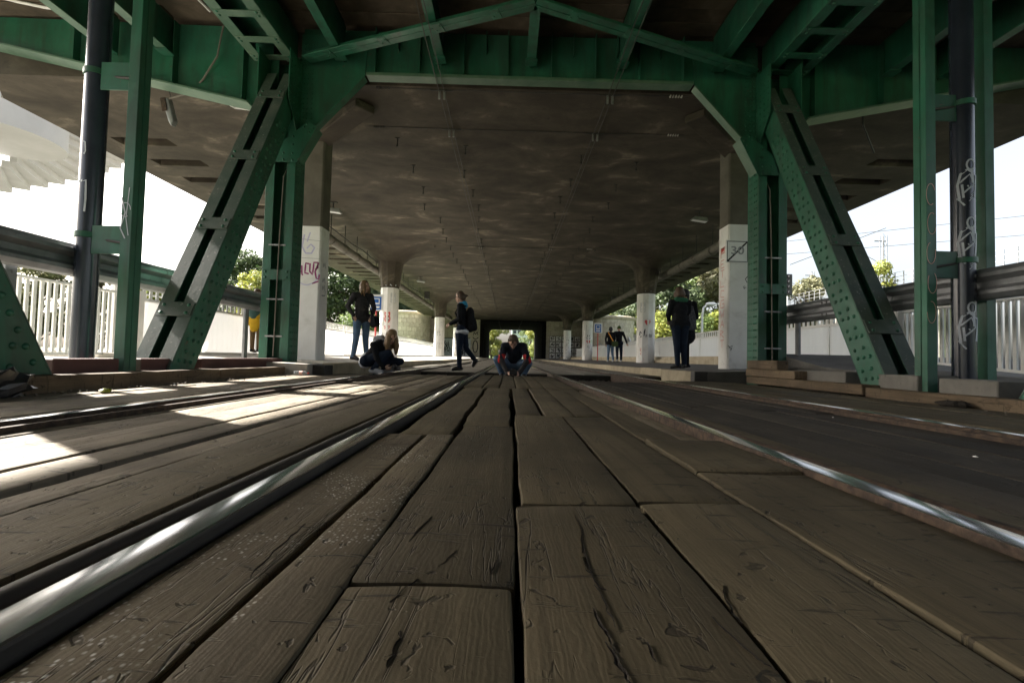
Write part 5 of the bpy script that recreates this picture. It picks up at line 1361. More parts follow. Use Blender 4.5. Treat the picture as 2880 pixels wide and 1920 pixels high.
# ------------------------------------------------------------------ trees and shrubs
def crown_mesh(name, seed, mat, n=6500, leaf=.20, H=1.0, R=.5, low=.25, clumps=34, fac=1.0):
    """leaf-sized quads gathered in clumps; unit tree of height H"""
    rr = np.random.default_rng(seed)
    cc = []
    for i in range(clumps):
        z = low + (1-low)*rr.random()**.85
        prof = math.sin(math.pi*min(1, max(0.04, (z-low)/(1-low)))**.75)
        rad = R*(.35+.65*prof)*math.sqrt(rr.random()); a = rr.random()*6.283
        cc.append((rad*math.cos(a), rad*math.sin(a), z*H, R*rr.uniform(.16, .34)))
    cc = np.array(cc)
    k = rr.integers(0, clumps, n)
    d = rr.normal(size=(n, 3)); d /= np.linalg.norm(d, axis=1)[:, None]
    rad = cc[k, 3]*(.35+.65*rr.random(n)**.5)
    c = cc[k, :3] + d*rad[:, None]*np.array([1, 1, .8])
    nrm = d + rr.normal(size=(n, 3))*.55 + np.array([0, 0, .35]); nrm /= np.linalg.norm(nrm, axis=1)[:, None]
    t = np.cross(nrm, rr.normal(size=(n, 3))); t /= np.linalg.norm(t, axis=1)[:, None]
    b = np.cross(nrm, t)
    s = (leaf*rr.uniform(.6, 1.3, n))[:, None]
    v = np.stack([c - t*s*.5, c - b*s*.30 + nrm*s*.06, c + t*s*.5, c + b*s*.30 + nrm*s*.06], 1).reshape(-1, 3)
    me = bpy.data.meshes.new(name); f = np.arange(4*n).reshape(-1, 4)
    me.from_pydata(v.tolist(), [], f.tolist()); me.materials.append(MAT[mat]); me.update()
    return me, cc
def trunk_mesh(seed, cc, low, r0):
    rr = random.Random(seed); b = MB()
    b.tube([(0, 0, -.05), (.01, .0, low*.5), (.0, .02, low), (.01, .01, .55), (0, 0, .85)], [r0*1.25, r0, r0*.8, r0*.5, r0*.15], 8)
    for i in range(0, len(cc), 2):
        x, y, z, _ = cc[i]; z0 = max(low*.8, z-.22)
        b.tube([(0, 0, z0*.95), (x*.45, y*.45, z0+(z-z0)*.4), (x, y, z)], [r0*.45, r0*.28, r0*.08], 5)
    return b.mesh('trunk', ['bark'], smooth=True)
PROTO = {}
def proto(kind):
    if kind in PROTO: return PROTO[kind]
    mat, n, leaf, R, low, cl = {'dark': ('leaf_dark', 14000, .028, .36, .10, 60), 'mid': ('leaf_mid', 13000, .028, .38, .12, 54), 'yellow': ('leaf_yellow', 11000, .030, .34, .12, 46),
                                'olive': ('leaf_olive', 11000, .027, .34, .15, 46), 'bush': ('leaf_mid', 7000, .045, .55, .03, 34), 'ybush': ('leaf_yellow', 7000, .045, .55, .03, 34)}[kind]
    me, cc = crown_mesh('crown', {'dark': 3, 'mid': 14, 'yellow': 25, 'olive': 36, 'bush': 47, 'ybush': 58}[kind], mat, n, leaf, 1.0, R, low, cl)
    tm = trunk_mesh(5, cc, max(low, .06), .022 if 'bush' not in kind else .03)
    PROTO[kind] = (me, tm); return PROTO[kind]
rt = random.Random(4)
def tree(x, y, h, kind, label, z=-1.2, wide=1.0):
    me, tm = proto(kind)
    nm = 'shrub' if 'bush' in kind else 'tree'
    t = thing(nm, (x, y, z), label, nm, 'trees and shrubs beyond the parapets')
    a = rt.uniform(0, 6.28)
    for n_, m_ in (('crown', me), ('trunk', tm)):
        o = link(n_, m_, (0, 0, 0), t, (0, 0, a)); o.scale = (h*wide, h*wide, h)
    return t
tree(-28.5, 78, 20, 'dark', 'dense dark green tree rising behind the left parapet, nearest to the square column', wide=1.1)
tree(-25.0, 84, 19, 'dark', 'dense dark tree behind the left parapet, seen just left of the standing woman', wide=1.15)
tree(-20.5, 80, 14.5, 'dark', 'dark tree directly behind the standing woman', wide=1.2)
tree(-34.5, 76, 19, 'mid', 'tall green tree visible between the left diagonal and post', wide=1.1)
tree(-44, 78, 17.5, 'dark', 'dark tree top above the left guard rail beside the post', wide=1.1)
tree(-36.5, 66, 12.5, 'yellow', 'yellow-green tree left of the left post above the guard rail')
tree(-52, 66, 12.0, 'yellow', 'yellowish tree seen left of the left diagonal', wide=1.2)
for i, (x, y, h) in enumerate(((-63, 62, 13.2), (-72, 64, 13.8), (-58, 66, 13.0), (-80, 66, 14.4))):
    tree(x, y, h, 'dark' if i % 2 else 'olive', ['olive tree top behind the left slat railing, nearest the pipe', 'dark tree top behind the left slat railing at the far left edge', 'olive tree top between the navy pipe and the left hanger', 'dark tree beyond the far left edge of the railing'][i], wide=1.1)
tree(20.5, 64, 16.0, 'dark', 'dark green tree right of the second right column', wide=1.1)
tree(26.0, 68, 15.0, 'mid', 'rounded green tree behind the right street lamp', wide=1.2)
tree(30.0, 64, 16.0, 'olive', 'pale olive tree left of the 30 sign column', wide=1.1)
tree(34.5, 66, 15.0, 'mid', 'green tree hidden partly by the 30 sign column')
tree(18.0, 70, 11.5, 'yellow', 'small yellow-green tree between the two right columns')
for i, (x, y, h) in enumerate(((19.0, 58, 7.4), (22.6, 58, 7.0), (26.6, 58, 7.6))):
    tree(x, y, h, 'ybush' if i != 1 else 'bush', ['yellow-green shrub beside the second right column', 'green shrub below the street lamp', 'yellow-green shrub near the 30 sign column'][i], wide=1.4)
for i, (x, y, h) in enumerate(((-21.0, 64, 6.5), (-17.5, 66, 6.0))):
    tree(x, y, h, 'bush', ['low shrub against the left parapet near the square column', 'low shrub against the left parapet behind the standing woman'][i], wide=1.4)
tree(40, 62, 13.0, 'olive', 'olive tree right of the right post above the guard rail')
tree(36.5, 66, 10.5, 'mid', 'green tree behind the railway signal')
tree(36.5, 46, 11.8, 'yellow', 'autumn tree seen right of the right diagonal', wide=.8)
# beyond the tunnel
for i, (x, y, h, k) in enumerate(((-7.5, 95, 9.5, 'mid'), (-3.8, 104, 10.5, 'yellow'), (-12, 110, 13, 'dark'), (6.3, 92, 9.0, 'yellow'), (9.5, 98, 12, 'mid'), (5.2, 108, 8.6, 'mid'), (12, 112, 14, 'dark'), (-8.5, 120, 12, 'mid'))):
    tree(x, y, h, k, ['green tree left of the view through the tunnel', 'yellowing tree in the left half of the tunnel view', 'dark tree at the far left beyond the tunnel', 'bright yellow-green tree at the right edge of the tunnel view', 'green tree far right beyond the tunnel',
                      'smaller green tree right of the pale tower', 'dark tree at the far right beyond the tunnel', 'distant green tree left beyond the tunnel'][i], z=-.3)
b = MB(); b.add([(-60, 75.6, -.02), (60, 75.6, -.02), (60, 300, .6), (-60, 300, .6)], [(0, 1, 2, 3)]); struct(b.build('far_lawn', 'grass'))
b = MB(); b.add([(-1.5, 100.5, .22), (4, 100.5, .22), (1.0, 160, .5), (-4, 160, .5)], [(0, 1, 2, 3)]); struct(b.build('far_path', 'stone_step'))
bank = MB(); bank.prism([(-4.5, 80, 0), (-15, 80, 0), (-15, 80, 2.2)], (0, 60, .6)); struct(bank.build('grass_bank', 'grass'))
# pale tower block beyond the tunnel
t = thing('tower_block', (5.5, 210, 0), 'pale grey tower block seen through the tunnel', 'building')
b = MB(); b.box(1.5, 12.5, 205, 217, 0, 32); b.build('wall', 'tower_wall', t)
WM = MB().box(-.7, .7, -.05, .05, -.7, .7).mesh('window', ['window_glass'])
for i in range(5):
    for j in range(9): link('window', WM, Vector((2.8+i*2.1, 204.96, 2.5+j*3.1)) - Vector(WL[t.name]), t)
b = MB(); b.box(1.2, 12.8, 204.7, 217.3, 32, 32.6); b.build('roof', 'concrete', t)

# ------------------------------------------------------------------ things beyond the right walkway
t = thing('street_lamp', (12.4, 29.5, -1.2), 'white street lamp with curved neck behind the right parapet', 'street lamp')
b = MB(); b.tube([(12.35, 29.5, -1.2), (12.4, 29.5, 1.5), (12.42, 29.5, 3.3), (12.5, 29.5, 3.8), (12.75, 29.5, 4.05)], [.09, .085, .07, .06, .05], 10); b.build('pole', 'white_metal', t, smooth=True)
b = MB(); b.ball((13.0, 29.5, 4.05), (.38, .16, .12), 12, 8); b.build('lamp_head', 'white_metal', t, smooth=True)
t = thing('railway_viaduct', (38, 50, -1.2), 'pale railway viaduct with thin fence far beyond the right walkway', 'viaduct')
b = MB(); b.box(38, 46, 10, 90, 7.4, 8.3); b.build('deck', 'concrete', t)
for y in range(18, 90, 12):
    b = MB(); b.box(39.5, 44.5, y, y+1.4, -1.2, 7.4); b.build('pier', 'concrete', t)
b = MB()
for y in range(10, 90): b.box(38.0, 38.06, y, y+.06, 8.3, 9.6)
for z in (8.7, 9.15, 9.58): b.box(38.0, 38.04, 10, 90, z, z+.03)
stuff(b.build('fence', 'galvanised', t))
def lattice(x, y, h, label):
    t = thing('catenary_mast', (x, y, -1.2), label, 'mast', 'railway masts')
    b = MB()
    for dx in (-.2, .2):
        for dy in (-.2, .2): b.box(x+dx-.03, x+dx+.03, y+dy-.03, y+dy+.03, -1.2, h)
    z = 0
    while z < h-.5: b.tube([(x-.2, y-.2, z), (x+.2, y-.2, z+.5), (x-.2, y-.2, z+1.0)], .02, 4); z += 1.0
    b.build('lattice', 'galvanised', t)
    b = MB(); b.box(x-1.0, x+.4, y-.04, y+.04, h-.6, h-.5); b.tube([(x-4.2, y, h-.9), (x-1.0, y, h-2.5), (x, y, h-3.2)], .03, 5); b.tube([(x-5.2, y, h-.85), (x-4.2, y, h-.9)], .05, 5); b.build('cantilever', 'galvanised', t)
lattice(38.5, 47, 13.8, 'thin lattice catenary mast right of the right diagonal')
lattice(41.0, 62, 13.0, 'farther lattice catenary mast beyond the right walkway')
t = thing('railway_signal', (24.0, 40, -1.2), 'black railway signal on a post behind the right post', 'signal')
b = MB(); b.tube([(24.3, 40, -1.2), (24.3, 40, 6.5)], .06, 6); b.build('post', 'galvanised', t)
b = MB(); b.box(24.1, 24.7, 39.9, 40.05, 6.3, 8.2); b.build('board', 'black_plastic', t, bevel=.05)
for k in range(4):
    b = MB(); b.tube([(24.4, 39.89, 6.6+k*.45), (24.4, 39.70, 6.6+k*.45)], .14, 10); b.build('lens_hood', 'black_plastic', t)
t = thing('overhead_line', (30, 45, 9), 'thin overhead cables crossing the sky beyond the right truss', 'cable')
b = MB()
for z0, z1 in ((12.2, 14.0), (11.0, 12.0)): b.tube([(24, 46, z0), (60, 30, z1)], .02, 4)
b.tube([(23.3, 38, 8.6), (33, 40, 12.5)], .025, 4); b.build('cables', 'dark_steel', t)
# stairs beside the right wing wall, pale gable behind
t = thing('side_stair', (14.4, 52, .4), 'stone stair climbing beside the right wing wall', 'stair')
for k in range(16):
    b = MB(); b.box(13.9, 15.4, 50.0+k*.30, 50.29+k*.30, .0, .45+k*.2); b.build('step', 'concrete', t)
b = MB(); b.prism([(13.72, 50, .4), (13.72, 50, 1.3), (13.72, 55, 4.6), (13.72, 55, .4)], (.12, 0, 0)); b.build('string_wall', 'stair_white', t)
# painted stairs railing, left far fence panels at the wing

# ------------------------------------------------------------------ people
def capsule(mb, a, b, ra, rb, flat=None, n=14):
    a, b = Vector(a), Vector(b); d = b-a; ln = d.length
    t = d/ln if ln > 1e-6 else Vector((0, 0, 1))
    u = t.orthogonal().normalized(); v = t.cross(u)
    st = [(-1+.0, 0)] ; rings = []
    for i in range(1, 5): w = math.pi/2*i/4; rings.append((a - t*ra*math.cos(w), ra*math.sin(w)))
    if ln > 1e-6:
        for i in range(1, 4): rings.append((a.lerp(b, i/4), ra+(rb-ra)*i/4))
    for i in range(0, 4): w = math.pi/2*i/4; rings.append((b + t*rb*math.sin(w), rb*math.cos(w)))
    vs = [a - t*ra]
    for c, r in rings:
        for j in range(n):
            w = 2*math.pi*j/n; vs.append(c + (u*math.cos(w)+v*math.sin(w))*r)
    vs.append(b + t*rb); e = len(vs)-1; k = len(rings)
    fs = [(0, 1+(j+1) % n, 1+j) for j in range(n)]
    fs += [(1+i*n+j, 1+i*n+(j+1) % n, 1+(i+1)*n+(j+1) % n, 1+(i+1)*n+j) for i in range(k-1) for j in range(n)]
    fs += [(e, 1+(k-1)*n+j, 1+(k-1)*n+(j+1) % n) for j in range(n)]
    if flat:
        ax, f = Vector(flat[0]).normalized(), flat[1]; m = (a+b)/2
        vs = [p - ax*((p-m).dot(ax))*(1-f) for p in vs]
    mb.add(vs, fs)
def remesh(name, prims, voxel, parent, smooth=3):
    """prims: (a, b, ra, rb, mat, flat) fused into one continuous skin, coloured by the nearest prim"""
    mb = MB()
    for p in prims: capsule(mb, *p[:4], p[5] if len(p) > 5 else None)
    me = mb.mesh('tmp', [prims[0][4]])
    ob = bpy.data.objects.new('tmp', me); COL.objects.link(ob)
    r = ob.modifiers.new('r', 'REMESH'); r.mode = 'VOXEL'; r.voxel_size = voxel
    s = ob.modifiers.new('s', 'SMOOTH'); s.factor = .5; s.iterations = smooth
    dg = bpy.context.evaluated_depsgraph_get()
    out = bpy.data.meshes.new_from_object(ob.evaluated_get(dg))
    bpy.data.objects.remove(ob); bpy.data.meshes.remove(me)
    out.name = name
    mats = []
    for p in prims:
        if p[4] not in mats: mats.append(p[4])
    out.materials.clear()
    for m_ in mats: out.materials.append(MAT[m_])
    nf = len(out.polygons); c = np.empty(nf*3); out.polygons.foreach_get('center', c); c = c.reshape(-1, 3)
    best = np.full(nf, 1e9); idx = np.zeros(nf, int)
    for p in prims:
        a, b = np.array(p[0]), np.array(p[1]); d = b-a; L2 = max(1e-9, d@d)
        q = c
        if len(p) > 5 and p[5]:
            ax = np.array(Vector(p[5][0]).normalized()); m_ = (a+b)/2; q = c + np.outer((c-m_)@ax, ax)*(1/p[5][1]-1)
        t = np.clip(((q-a)@d)/L2, 0, 1)
        ds = np.linalg.norm(q-a-t[:, None]*d, axis=1) - (p[2]+(p[3]-p[2])*t)
        w = ds < best; best[w] = ds[w]; idx[w] = mats.index(p[4])
    out.polygons.foreach_set('material_index', idx.astype(np.int32)); out.polygons.foreach_set('use_smooth', [True]*nf)
    out.update()
    return link(name, out, (0, 0, 0), parent)
V = Vector
def hand(pr, w, d, nrm, mat='skin', curl=.6, k=1.0):
    """palm and five fingers leaving the wrist w in direction d; nrm = back of the hand"""
    d = V(d).normalized(); nrm = (V(nrm) - d*V(nrm).dot(d)).normalized(); s = d.cross(nrm)
    w = V(w); pc = w + d*.045*k
    pr.append((w, w + d*.075*k, .026*k, .033*k, mat, (nrm, .55)))
    for i, (o, l) in enumerate(((-.030, .066), (-.010, .076), (.010, .071), (.029, .056))):
        b0 = w + d*.088*k + s*o*k; m_ = b0 + (d*.8 - nrm*curl*.6).normalized()*l*.5*k; e = m_ + (d*(1-curl) - nrm*curl*1.3).normalized()*l*.5*k
        pr.append((b0 - d*.02*k, m_, .0105*k, .0098*k, mat)); pr.append((m_, e, .0098*k, .0085*k, mat))
    b0 = w + d*.03*k - s*.028*k; m_ = b0 + (d*.6 - s*.75 - nrm*.2).normalized()*.038*k
    pr.append((b0, m_, .0125*k, .0115*k, mat)); pr.append((m_, m_ + (d*.9 - s*.2 - nrm*.4).normalized()*.034*k, .0115*k, .009*k, mat))
def human(J, O, front, fd, k=1.0, long_jacket=True, skirt_z=None):
    """J joints, O outfit materials, front = chest direction, fd = face direction"""
    f = V(front).normalized(); pr = []
    P, C, N, H = map(V, (J['pelvis'], J['chest'], J['neck'], J['head']))
    up = (C-P).normalized()
    fl = (f - up*f.dot(up)).normalized()
    tm, lm, am = O['torso'], O['leg'], O.get('arm', O['torso'])
    pr.append((P, P.lerp(C, .55), .150*k, .142*k, tm, (fl, .76))); pr.append((P.lerp(C, .5), C, .145*k, .155*k, tm, (fl, .72)))
    pr.append((C, C.lerp(N, .75), .135*k, .075*k, tm, (fl, .72)))
    pr.append((J['SL'], J['SR'], .070*k, .070*k, tm)); pr.append((C.lerp(N, .8), N, .066, .058, O.get('collar', tm)))
    pr.append((J['HL'], J['HR'], .118*k, .118*k, lm if not long_jacket else tm, (fl, .95)))
    pr.append((N, H, .050, .050, 'skin'))
    hd = V(fd).normalized(); hu = (V((0, 0, 1)) - hd*hd.z).normalized(); hs = hd.cross(hu)
    pr.append((H - hu*.02, H + hu*.045, .084, .090, 'skin', (hs, .88)))
    pr.append((H - hu*.055 + hd*.028, H - hu*.085 + hd*.045, .058, .036, 'skin', (hs, .85)))
    pr.append((H + hd*.088 + hu*.005, H + hd*.104 - hu*.026, .010, .014, 'skin'))
    pr.append((H + hd*.078 - hu*.062 - hs*.016, H + hd*.078 - hu*.062 + hs*.016, .010, .010, 'lips'))
    for sg in (-1, 1):
        pr.append((H + hs*sg*.078 + hu*.012, H + hs*sg*.080 - hu*.028, .014, .010, 'skin', (hs, .5)))
    for q in 'LR':
        S, E, W = V(J['S'+q]), V(J['E'+q]), V(J['W'+q])
        pr.append((S, E, .064*k, .052*k, am)); pr.append((E, W, .052*k, .038*k, O.get('forearm', am)))
        hand(pr, W, J.get('hd'+q, W-E), J.get('hn'+q, f), O.get('glove', 'skin'), J.get('curl', .5))
        Hp, K, A, T = V(J['H'+q]), V(J['K'+q]), V(J['A'+q]), V(J['T'+q])
        pr.append((Hp, K, .096*k, .068*k, lm)); pr.append((K, A, .066*k, .050*k, lm))
        td = (T-A); 
        heel = A - V((td.x, td.y, 0)).normalized()*.045 + V((0, 0, -.028))
        pr.append((A, A + V((0, 0, -.03)), .046, .044, O['shoe'])); pr.append((heel, T, .036, .036, O['shoe']))
        pr.append((A.lerp(T, .3), T, .044, .036, O['shoe']))
    return pr, H, hd, hu, hs
pm('lips', [(0.3, (0.36, 0.15, 0.12)), (0.7, (0.42, 0.18, 0.14))], 6, 0.5, bmp=0)
EYE = MB().ball((0, 0, 0), .012, 8, 6).mesh('eye', ['black_plastic'], smooth=True)
def person(root, label, J, O, front, fd, hair, k=1.0, voxel=.010, long_jacket=True, extra=(), scale=1.0):
    t = thing('person', root, label, 'person', 'people on and beside the tracks')
    pr, H, hd, hu, hs = human(J, O, front, fd, k, long_jacket)
    pr += list(extra)
    remesh('body', pr, voxel, t)
    for sg in (-1, 1): link('eye', EYE, H + hd*.078 + hs*sg*.032 + hu*.018, t)
    if hair:
        hm, hp = hair(H, hd, hu, hs)
        remesh('hair', [(a, b, ra, rb, hm) for a, b, ra, rb in hp], .011, t, 1)
    t.scale = (scale, scale, scale)
    return t
def cap_hair(mat, long=0.0, bun=False, wave=0.0, seed=1):
    def f(H, hd, hu, hs):
        rr = random.Random(seed)
        p = [(H - hd*.02 + hu*.02, H - hd*.01 + hu*.058, .097, .090), (H - hd*.05 - hu*.02, H - hd*.04 + hu*.03, .075, .08)]
        for sg in (-1, 1): p.append((H + hs*sg*.062 + hu*.05 - hd*.0, H + hs*sg*.074 - hu*.03 - hd*.02, .034, .028))
        p.append((H + hd*.045 + hu*.086, H + hd*.072 + hu*.058, .034, .022))
        if long:
            dn = V((0, 0, -1))
            for i in range(15):
                a = -2.3 + 4.6*i/14; o = hs*math.sin(a)*.080 - hd*math.cos(a)*.075*(1 if abs(a) < 1.6 else .2) + (hd*.03 if abs(a) > 1.8 else V((0, 0, 0)))
                l = long*rr.uniform(.8, 1.1); q0 = H + o*.95 + hu*.02
                m1 = q0 + dn*l*.5 + o*.25 + V((rr.uniform(-1, 1), rr.uniform(-1, 1), 0))*wave; e = q0 + dn*l + o*.2 + V((rr.uniform(-1, 1), rr.uniform(-1, 1), 0))*wave
                p.append((q0, m1, .034, .028)); p.append((m1, e, .028, .014))
        if bun: p.append((H - hd*.10 + hu*.03, H - hd*.15 + hu*.02, .035, .025))
        return mat, p
    return f
def camera_prop(p, d, label, name='camera_in_hand'):
    """compact stills camera at p looking along d"""
    t = thing('photo_camera', p, label, 'camera', 'cameras held by people'); d = V(d).normalized(); s = d.cross(V((0, 0, 1))).normalized(); u = s.cross(d)
    p = V(p)
    b = MB(); b.obox(p, s*.066, d*.028, u*.042); b.build('camera_body', 'black_plastic', t, bevel=.008, seg=2)
    b = MB(); b.obox(p + u*.052 - d*.004, s*.026, d*.026, u*.014); b.build('prism_hump', 'black_plastic', t, bevel=.006)
    b = MB(); b.tube([p + d*.028, p + d*.075, p + d*.10], [.034, .034, .037], 14); b.build('lens', 'black_plastic', t, smooth=True)
    b = MB(); b.tube([p + s*.055 - d*.02 + u*.02, p + s*.055 + d*.035 + u*.02], .016, 8); b.build('grip', 'black_plastic', t, smooth=True)
    return t

# 1 woman standing on the left platform, looking right
X0, Y0, Z0 = -3.13, 9.85, .14
J = dict(pelvis=(0, 0, .98), chest=(.0, 0, 1.27), neck=(.015, 0, 1.45), head=(.045, -.01, 1.585), SL=(.03, -.17, 1.39), SR=(-.06, .16, 1.39),
         EL=(-.16, -.24, 1.14), WL=(-.04, -.17, .95), ER=(.13, .20, 1.13), WR=(.20, .05, 1.00), HL=(-.02, -.085, .92), HR=(.04, .085, .92),
         KL=(-.07, -.09, .50), KR=(.075, .07, .50), AL=(-.13, -.08, .10), AR=(.115, .05, .10), TL=(-.0, -.13, .045), TR=(.25, -.02, .045), hdL=(.5, .1, -.7), curl=.7)
for q in ('SL', 'EL', 'WL', 'HL'): pass
J['EL'] = (-.25, -.16, 1.15); J['SL'] = (-.13, -.12, 1.39); J['SR'] = (.15, .09, 1.39); J['WL'] = (-.13, -.16, .96); J['ER'] = (.24, .05, 1.14); J['WR'] = (.24, -.10, .95)
J['HL'] = (-.075, -.04, .92); J['HR'] = (.085, .03, .92)
person((X0, Y0, Z0), 'standing woman with wavy fair hair, dark jacket and blue jeans, on left platform', J,
       dict(torso='charcoal_cloth', leg='jeans_blue', shoe='black_plastic', collar='grey_cloth'), (.55, -.83, 0), (.9, -.35, -.05), cap_hair('hair_blond', .20, wave=.02, seed=2), k=1.0)
t = thing('shoulder_bag', (X0+.30, Y0-.10, Z0+.86), 'black shoulder bag held at the hip of the standing woman', 'bag')
b = MB(); c = V((X0+.30, Y0-.12, Z0+.84)); b.obox(c, V((.10, -.05, .02)), V((.03, .06, 0)), V((-.03, 0, .11))); b.build('bag_body', 'black_cloth', t, bevel=.03, seg=3)
b = MB(); b.tube([(X0+.26, Y0-.12, Z0+.95), (X0+.16, Y0-.10, Z0+1.25), (X0+.05, Y0-.05, Z0+1.46), (X0+.02, Y0+.12, Z0+1.40)], .012, 6); b.build('strap', 'black_cloth', t)
camera_prop((X0+.10, Y0-.19, Z0+1.10), (.2, -1, -.3), 'camera hanging at the chest of the standing woman')

# 2 girl crouching by the left rail, photographing
X0, Y0, Z0 = -2.30, 8.02, -.05
J = dict(pelvis=(-.10, .02, .25), chest=(.06, .0, .47), neck=(.19, -.02, .565), head=(.285, -.045, .645), SL=(.02, -.15, .50), SR=(.14, .14, .50),
         EL=(.10, -.20, .27), WL=(.20, -.15, .12), ER=(.26, .16, .28), WR=(.31, .05, .12), HL=(-.12, -.09, .23), HR=(-.08, .11, .23),
         KL=(.27, -.16, .37), KR=(.42, .12, .23), AL=(.02, -.14, .09), AR=(.14, .10, .09), TL=(.18, -.17, .04), TR=(.28, .07, .04), hdL=(.9, .2, -.15), hdR=(.7, -.6, -.1), curl=.75)
person((X0, Y0, Z0), 'crouching girl with long fair hair and dark jacket photographing beside the left rail', J,
       dict(torso='black_cloth', leg='jeans_dark', shoe='grey_cloth', collar='grey_cloth'), (.85, -.2, -.4), (.55, -.55, -.55), cap_hair('hair_blond', .30, wave=.015, seed=4), k=.95, long_jacket=False,
       extra=[(V((.02, .03, .60)), V((.10, .02, .63)), .07, .06, 'grey_cloth'), (V((-.17, .02, .20)), V((-.14, .02, .27)), .11, .11, 'white_cloth')])
camera_prop((X0+.37, Y0-.08, Z0+.115), (1, -.35, 0), 'black camera held low by the crouching girl')

# 3 woman walking left across the tracks with a backpack
X0, Y0, Z0 = -1.02, 10.02, -.028
J = dict(pelvis=(.02, 0, .93), chest=(.0, 0, 1.27), neck=(-.01, 0, 1.47), head=(-.045, 0, 1.60), SL=(-.03, -.16, 1.40), SR=(.02, .16, 1.40),
         EL=(-.02, -.22, 1.12), WL=(-.22, -.16, 1.02), ER=(-.04, .20, 1.12), WR=(-.24, .12, 1.03), HL=(.0, -.08, .90), HR=(.04, .08, .90),
         KL=(-.03, -.08, .49), KR=(.10, .07, .50), AL=(-.01, -.08, .09), AR=(.30, .06, .26), TL=(-.15, -.09, .04), TR=(.27, .06, .13), curl=.8)
person((X0, Y0, Z0), 'woman in black striding left across the tracks with brown hair tied back', J,
       dict(torso='black_cloth', leg='jeans_dark', shoe='black_plastic', collar='blue_cloth'), (-1, -.05, 0), (-1, -.1, -.12), cap_hair('hair_brown', .0, bun=True, seed=5), k=.97, long_jacket=False,
       extra=[(V((.02, -.05, .86)), V((.02, .05, .86)), .150, .150, 'white_cloth', ((0, 0, 1), .45)), (V((.05, 0, 1.47)), V((.08, .0, 1.42)), .06, .05, 'blue_cloth'), (V((-.07, -.06, .80)), V((-.06, -.05, .52)), .06, .03, 'jeans_dark')])
t = thing('backpack', (X0+.21, Y0, Z0+1.13), 'black backpack on the back of the walking woman', 'backpack')
remesh('bag_body', [(V((.20, 0, .98)) + V((X0, Y0, Z0)) - V(WL[t.name]), V((.18, 0, 1.28)) + V((X0, Y0, Z0)) - V(WL[t.name]), .135, .115, 'black_cloth', ((1, 0, 0), .75)),
                    (V((.27, 0, .95)) + V((X0, Y0, Z0)) - V(WL[t.name]), V((.26, 0, 1.08)) + V((X0, Y0, Z0)) - V(WL[t.name]), .08, .07, 'black_cloth')], .012, t)
for sy in (-.10, .10):
    b = MB(); b.tube([(X0+.10, Y0+sy, Z0+1.40), (X0-.05, Y0+sy*1.1, Z0+1.42), (X0-.13, Y0+sy*1.1, Z0+1.25), (X0-.02, Y0+sy*1.7, Z0+1.02), (X0+.12, Y0+sy, Z0+.95)], .016, 6); b.build('strap', 'black_cloth', t)

# 4 man crouching on the deck in front of the tunnel, camera towards us
X0, Y0, Z0 = .10, 8.30, -.10
J = dict(pelvis=(.0, .22, .30), chest=(.02, .04, .52), neck=(.0, -.11, .62), head=(-.01, -.215, .672), SL=(-.16, -.02, .595), SR=(.175, -.02, .60),
         EL=(-.22, -.16, .36), WL=(-.095, -.30, .11), ER=(.25, -.16, .36), WR=(.10, -.30, .12), HL=(-.10, .20, .27), HR=(.10, .20, .27),
         KL=(-.29, -.12, .36), KR=(.27, -.10, .30), AL=(-.19, .04, .09), AR=(.19, .05, .09), TL=(-.22, -.10, .04), TR=(.22, -.09, .04),
         hdL=(.45, -.6, .2), hdR=(-.45, -.6, .2), hnL=(-.8, -.3, .5), hnR=(.8, -.3, .5), curl=.75)
person((X0, Y0, Z0), 'man crouching between the tracks in dark jacket with red sleeve bands', J,
       dict(torso='navy_cloth', leg='jeans_blue', shoe='black_plastic', forearm='charcoal_cloth'), (0, -1, -.35), (-.05, -.62, -.78), cap_hair('hair_brown', .0, seed=6), k=1.05, long_jacket=False,
       extra=[(V((-.20, -.12, .42)), V((-.225, -.15, .35)), .062, .066, 'red_cloth'), (V((.225, -.12, .42)), V((.255, -.15, .35)), .062, .066, 'red_cloth'), (V((.0, .10, .60)), V((.0, .0, .66)), .10, .08, 'navy_cloth')])
camera_prop((X0+.0, Y0-.40, Z0+.145), (0, -1, .05), 'black camera pointed at the viewer by the crouching man')

# 5, 6 couple walking away on the right platform
X0, Y0, Z0 = 5.02, 22.6, .20
J = dict(pelvis=(0, 0, .97), chest=(.0, 0, 1.27), neck=(.0, 0, 1.46), head=(.0, .01, 1.59), SL=(-.17, 0, 1.40), SR=(.17, 0, 1.40), EL=(-.24, .0, 1.13), WL=(-.20, .10, .90), ER=(.22, .05, 1.14), WR=(.20, .18, .98),
         HL=(-.085, 0, .92), HR=(.085, 0, .92), KL=(-.09, .02, .50), KR=(.10, .04, .50), AL=(-.10, .06, .10), AR=(.11, -.10, .12), TL=(-.10, .20, .045), TR=(.11, .04, .045))
person((X0, Y0, Z0), 'distant walker in black top and blue jeans, left of the pair walking away', J,
       dict(torso='black_cloth', leg='jeans_blue', shoe='grey_cloth'), (0, 1, 0), (0, 1, 0), cap_hair('hair_black', 0, bun=True, seed=7), k=.98, voxel=.014, long_jacket=False, extra=[(V((-.09, 0, .93)), V((.09, 0, .93)), .128, .128, 'black_cloth', ((0, 1, 0), .92))])
t = thing('shoulder_bag', (X0+.17, Y0-.18, Z0+.88), 'green shoulder bag with orange strap on the distant walker', 'bag')
b = MB(); b.box(X0+.02, X0+.32, Y0-.26, Y0-.14, Z0+.76, Z0+1.02); b.build('bag_body', 'olive_cloth', t, bevel=.03, seg=2)
b = MB(); b.tube([(X0-.14, Y0-.03, Z0+1.47), (X0-.07, Y0-.13, Z0+1.32), (X0+.10, Y0-.18, Z0+1.0)], .022, 6); b.build('strap', 'orange_cloth', t)
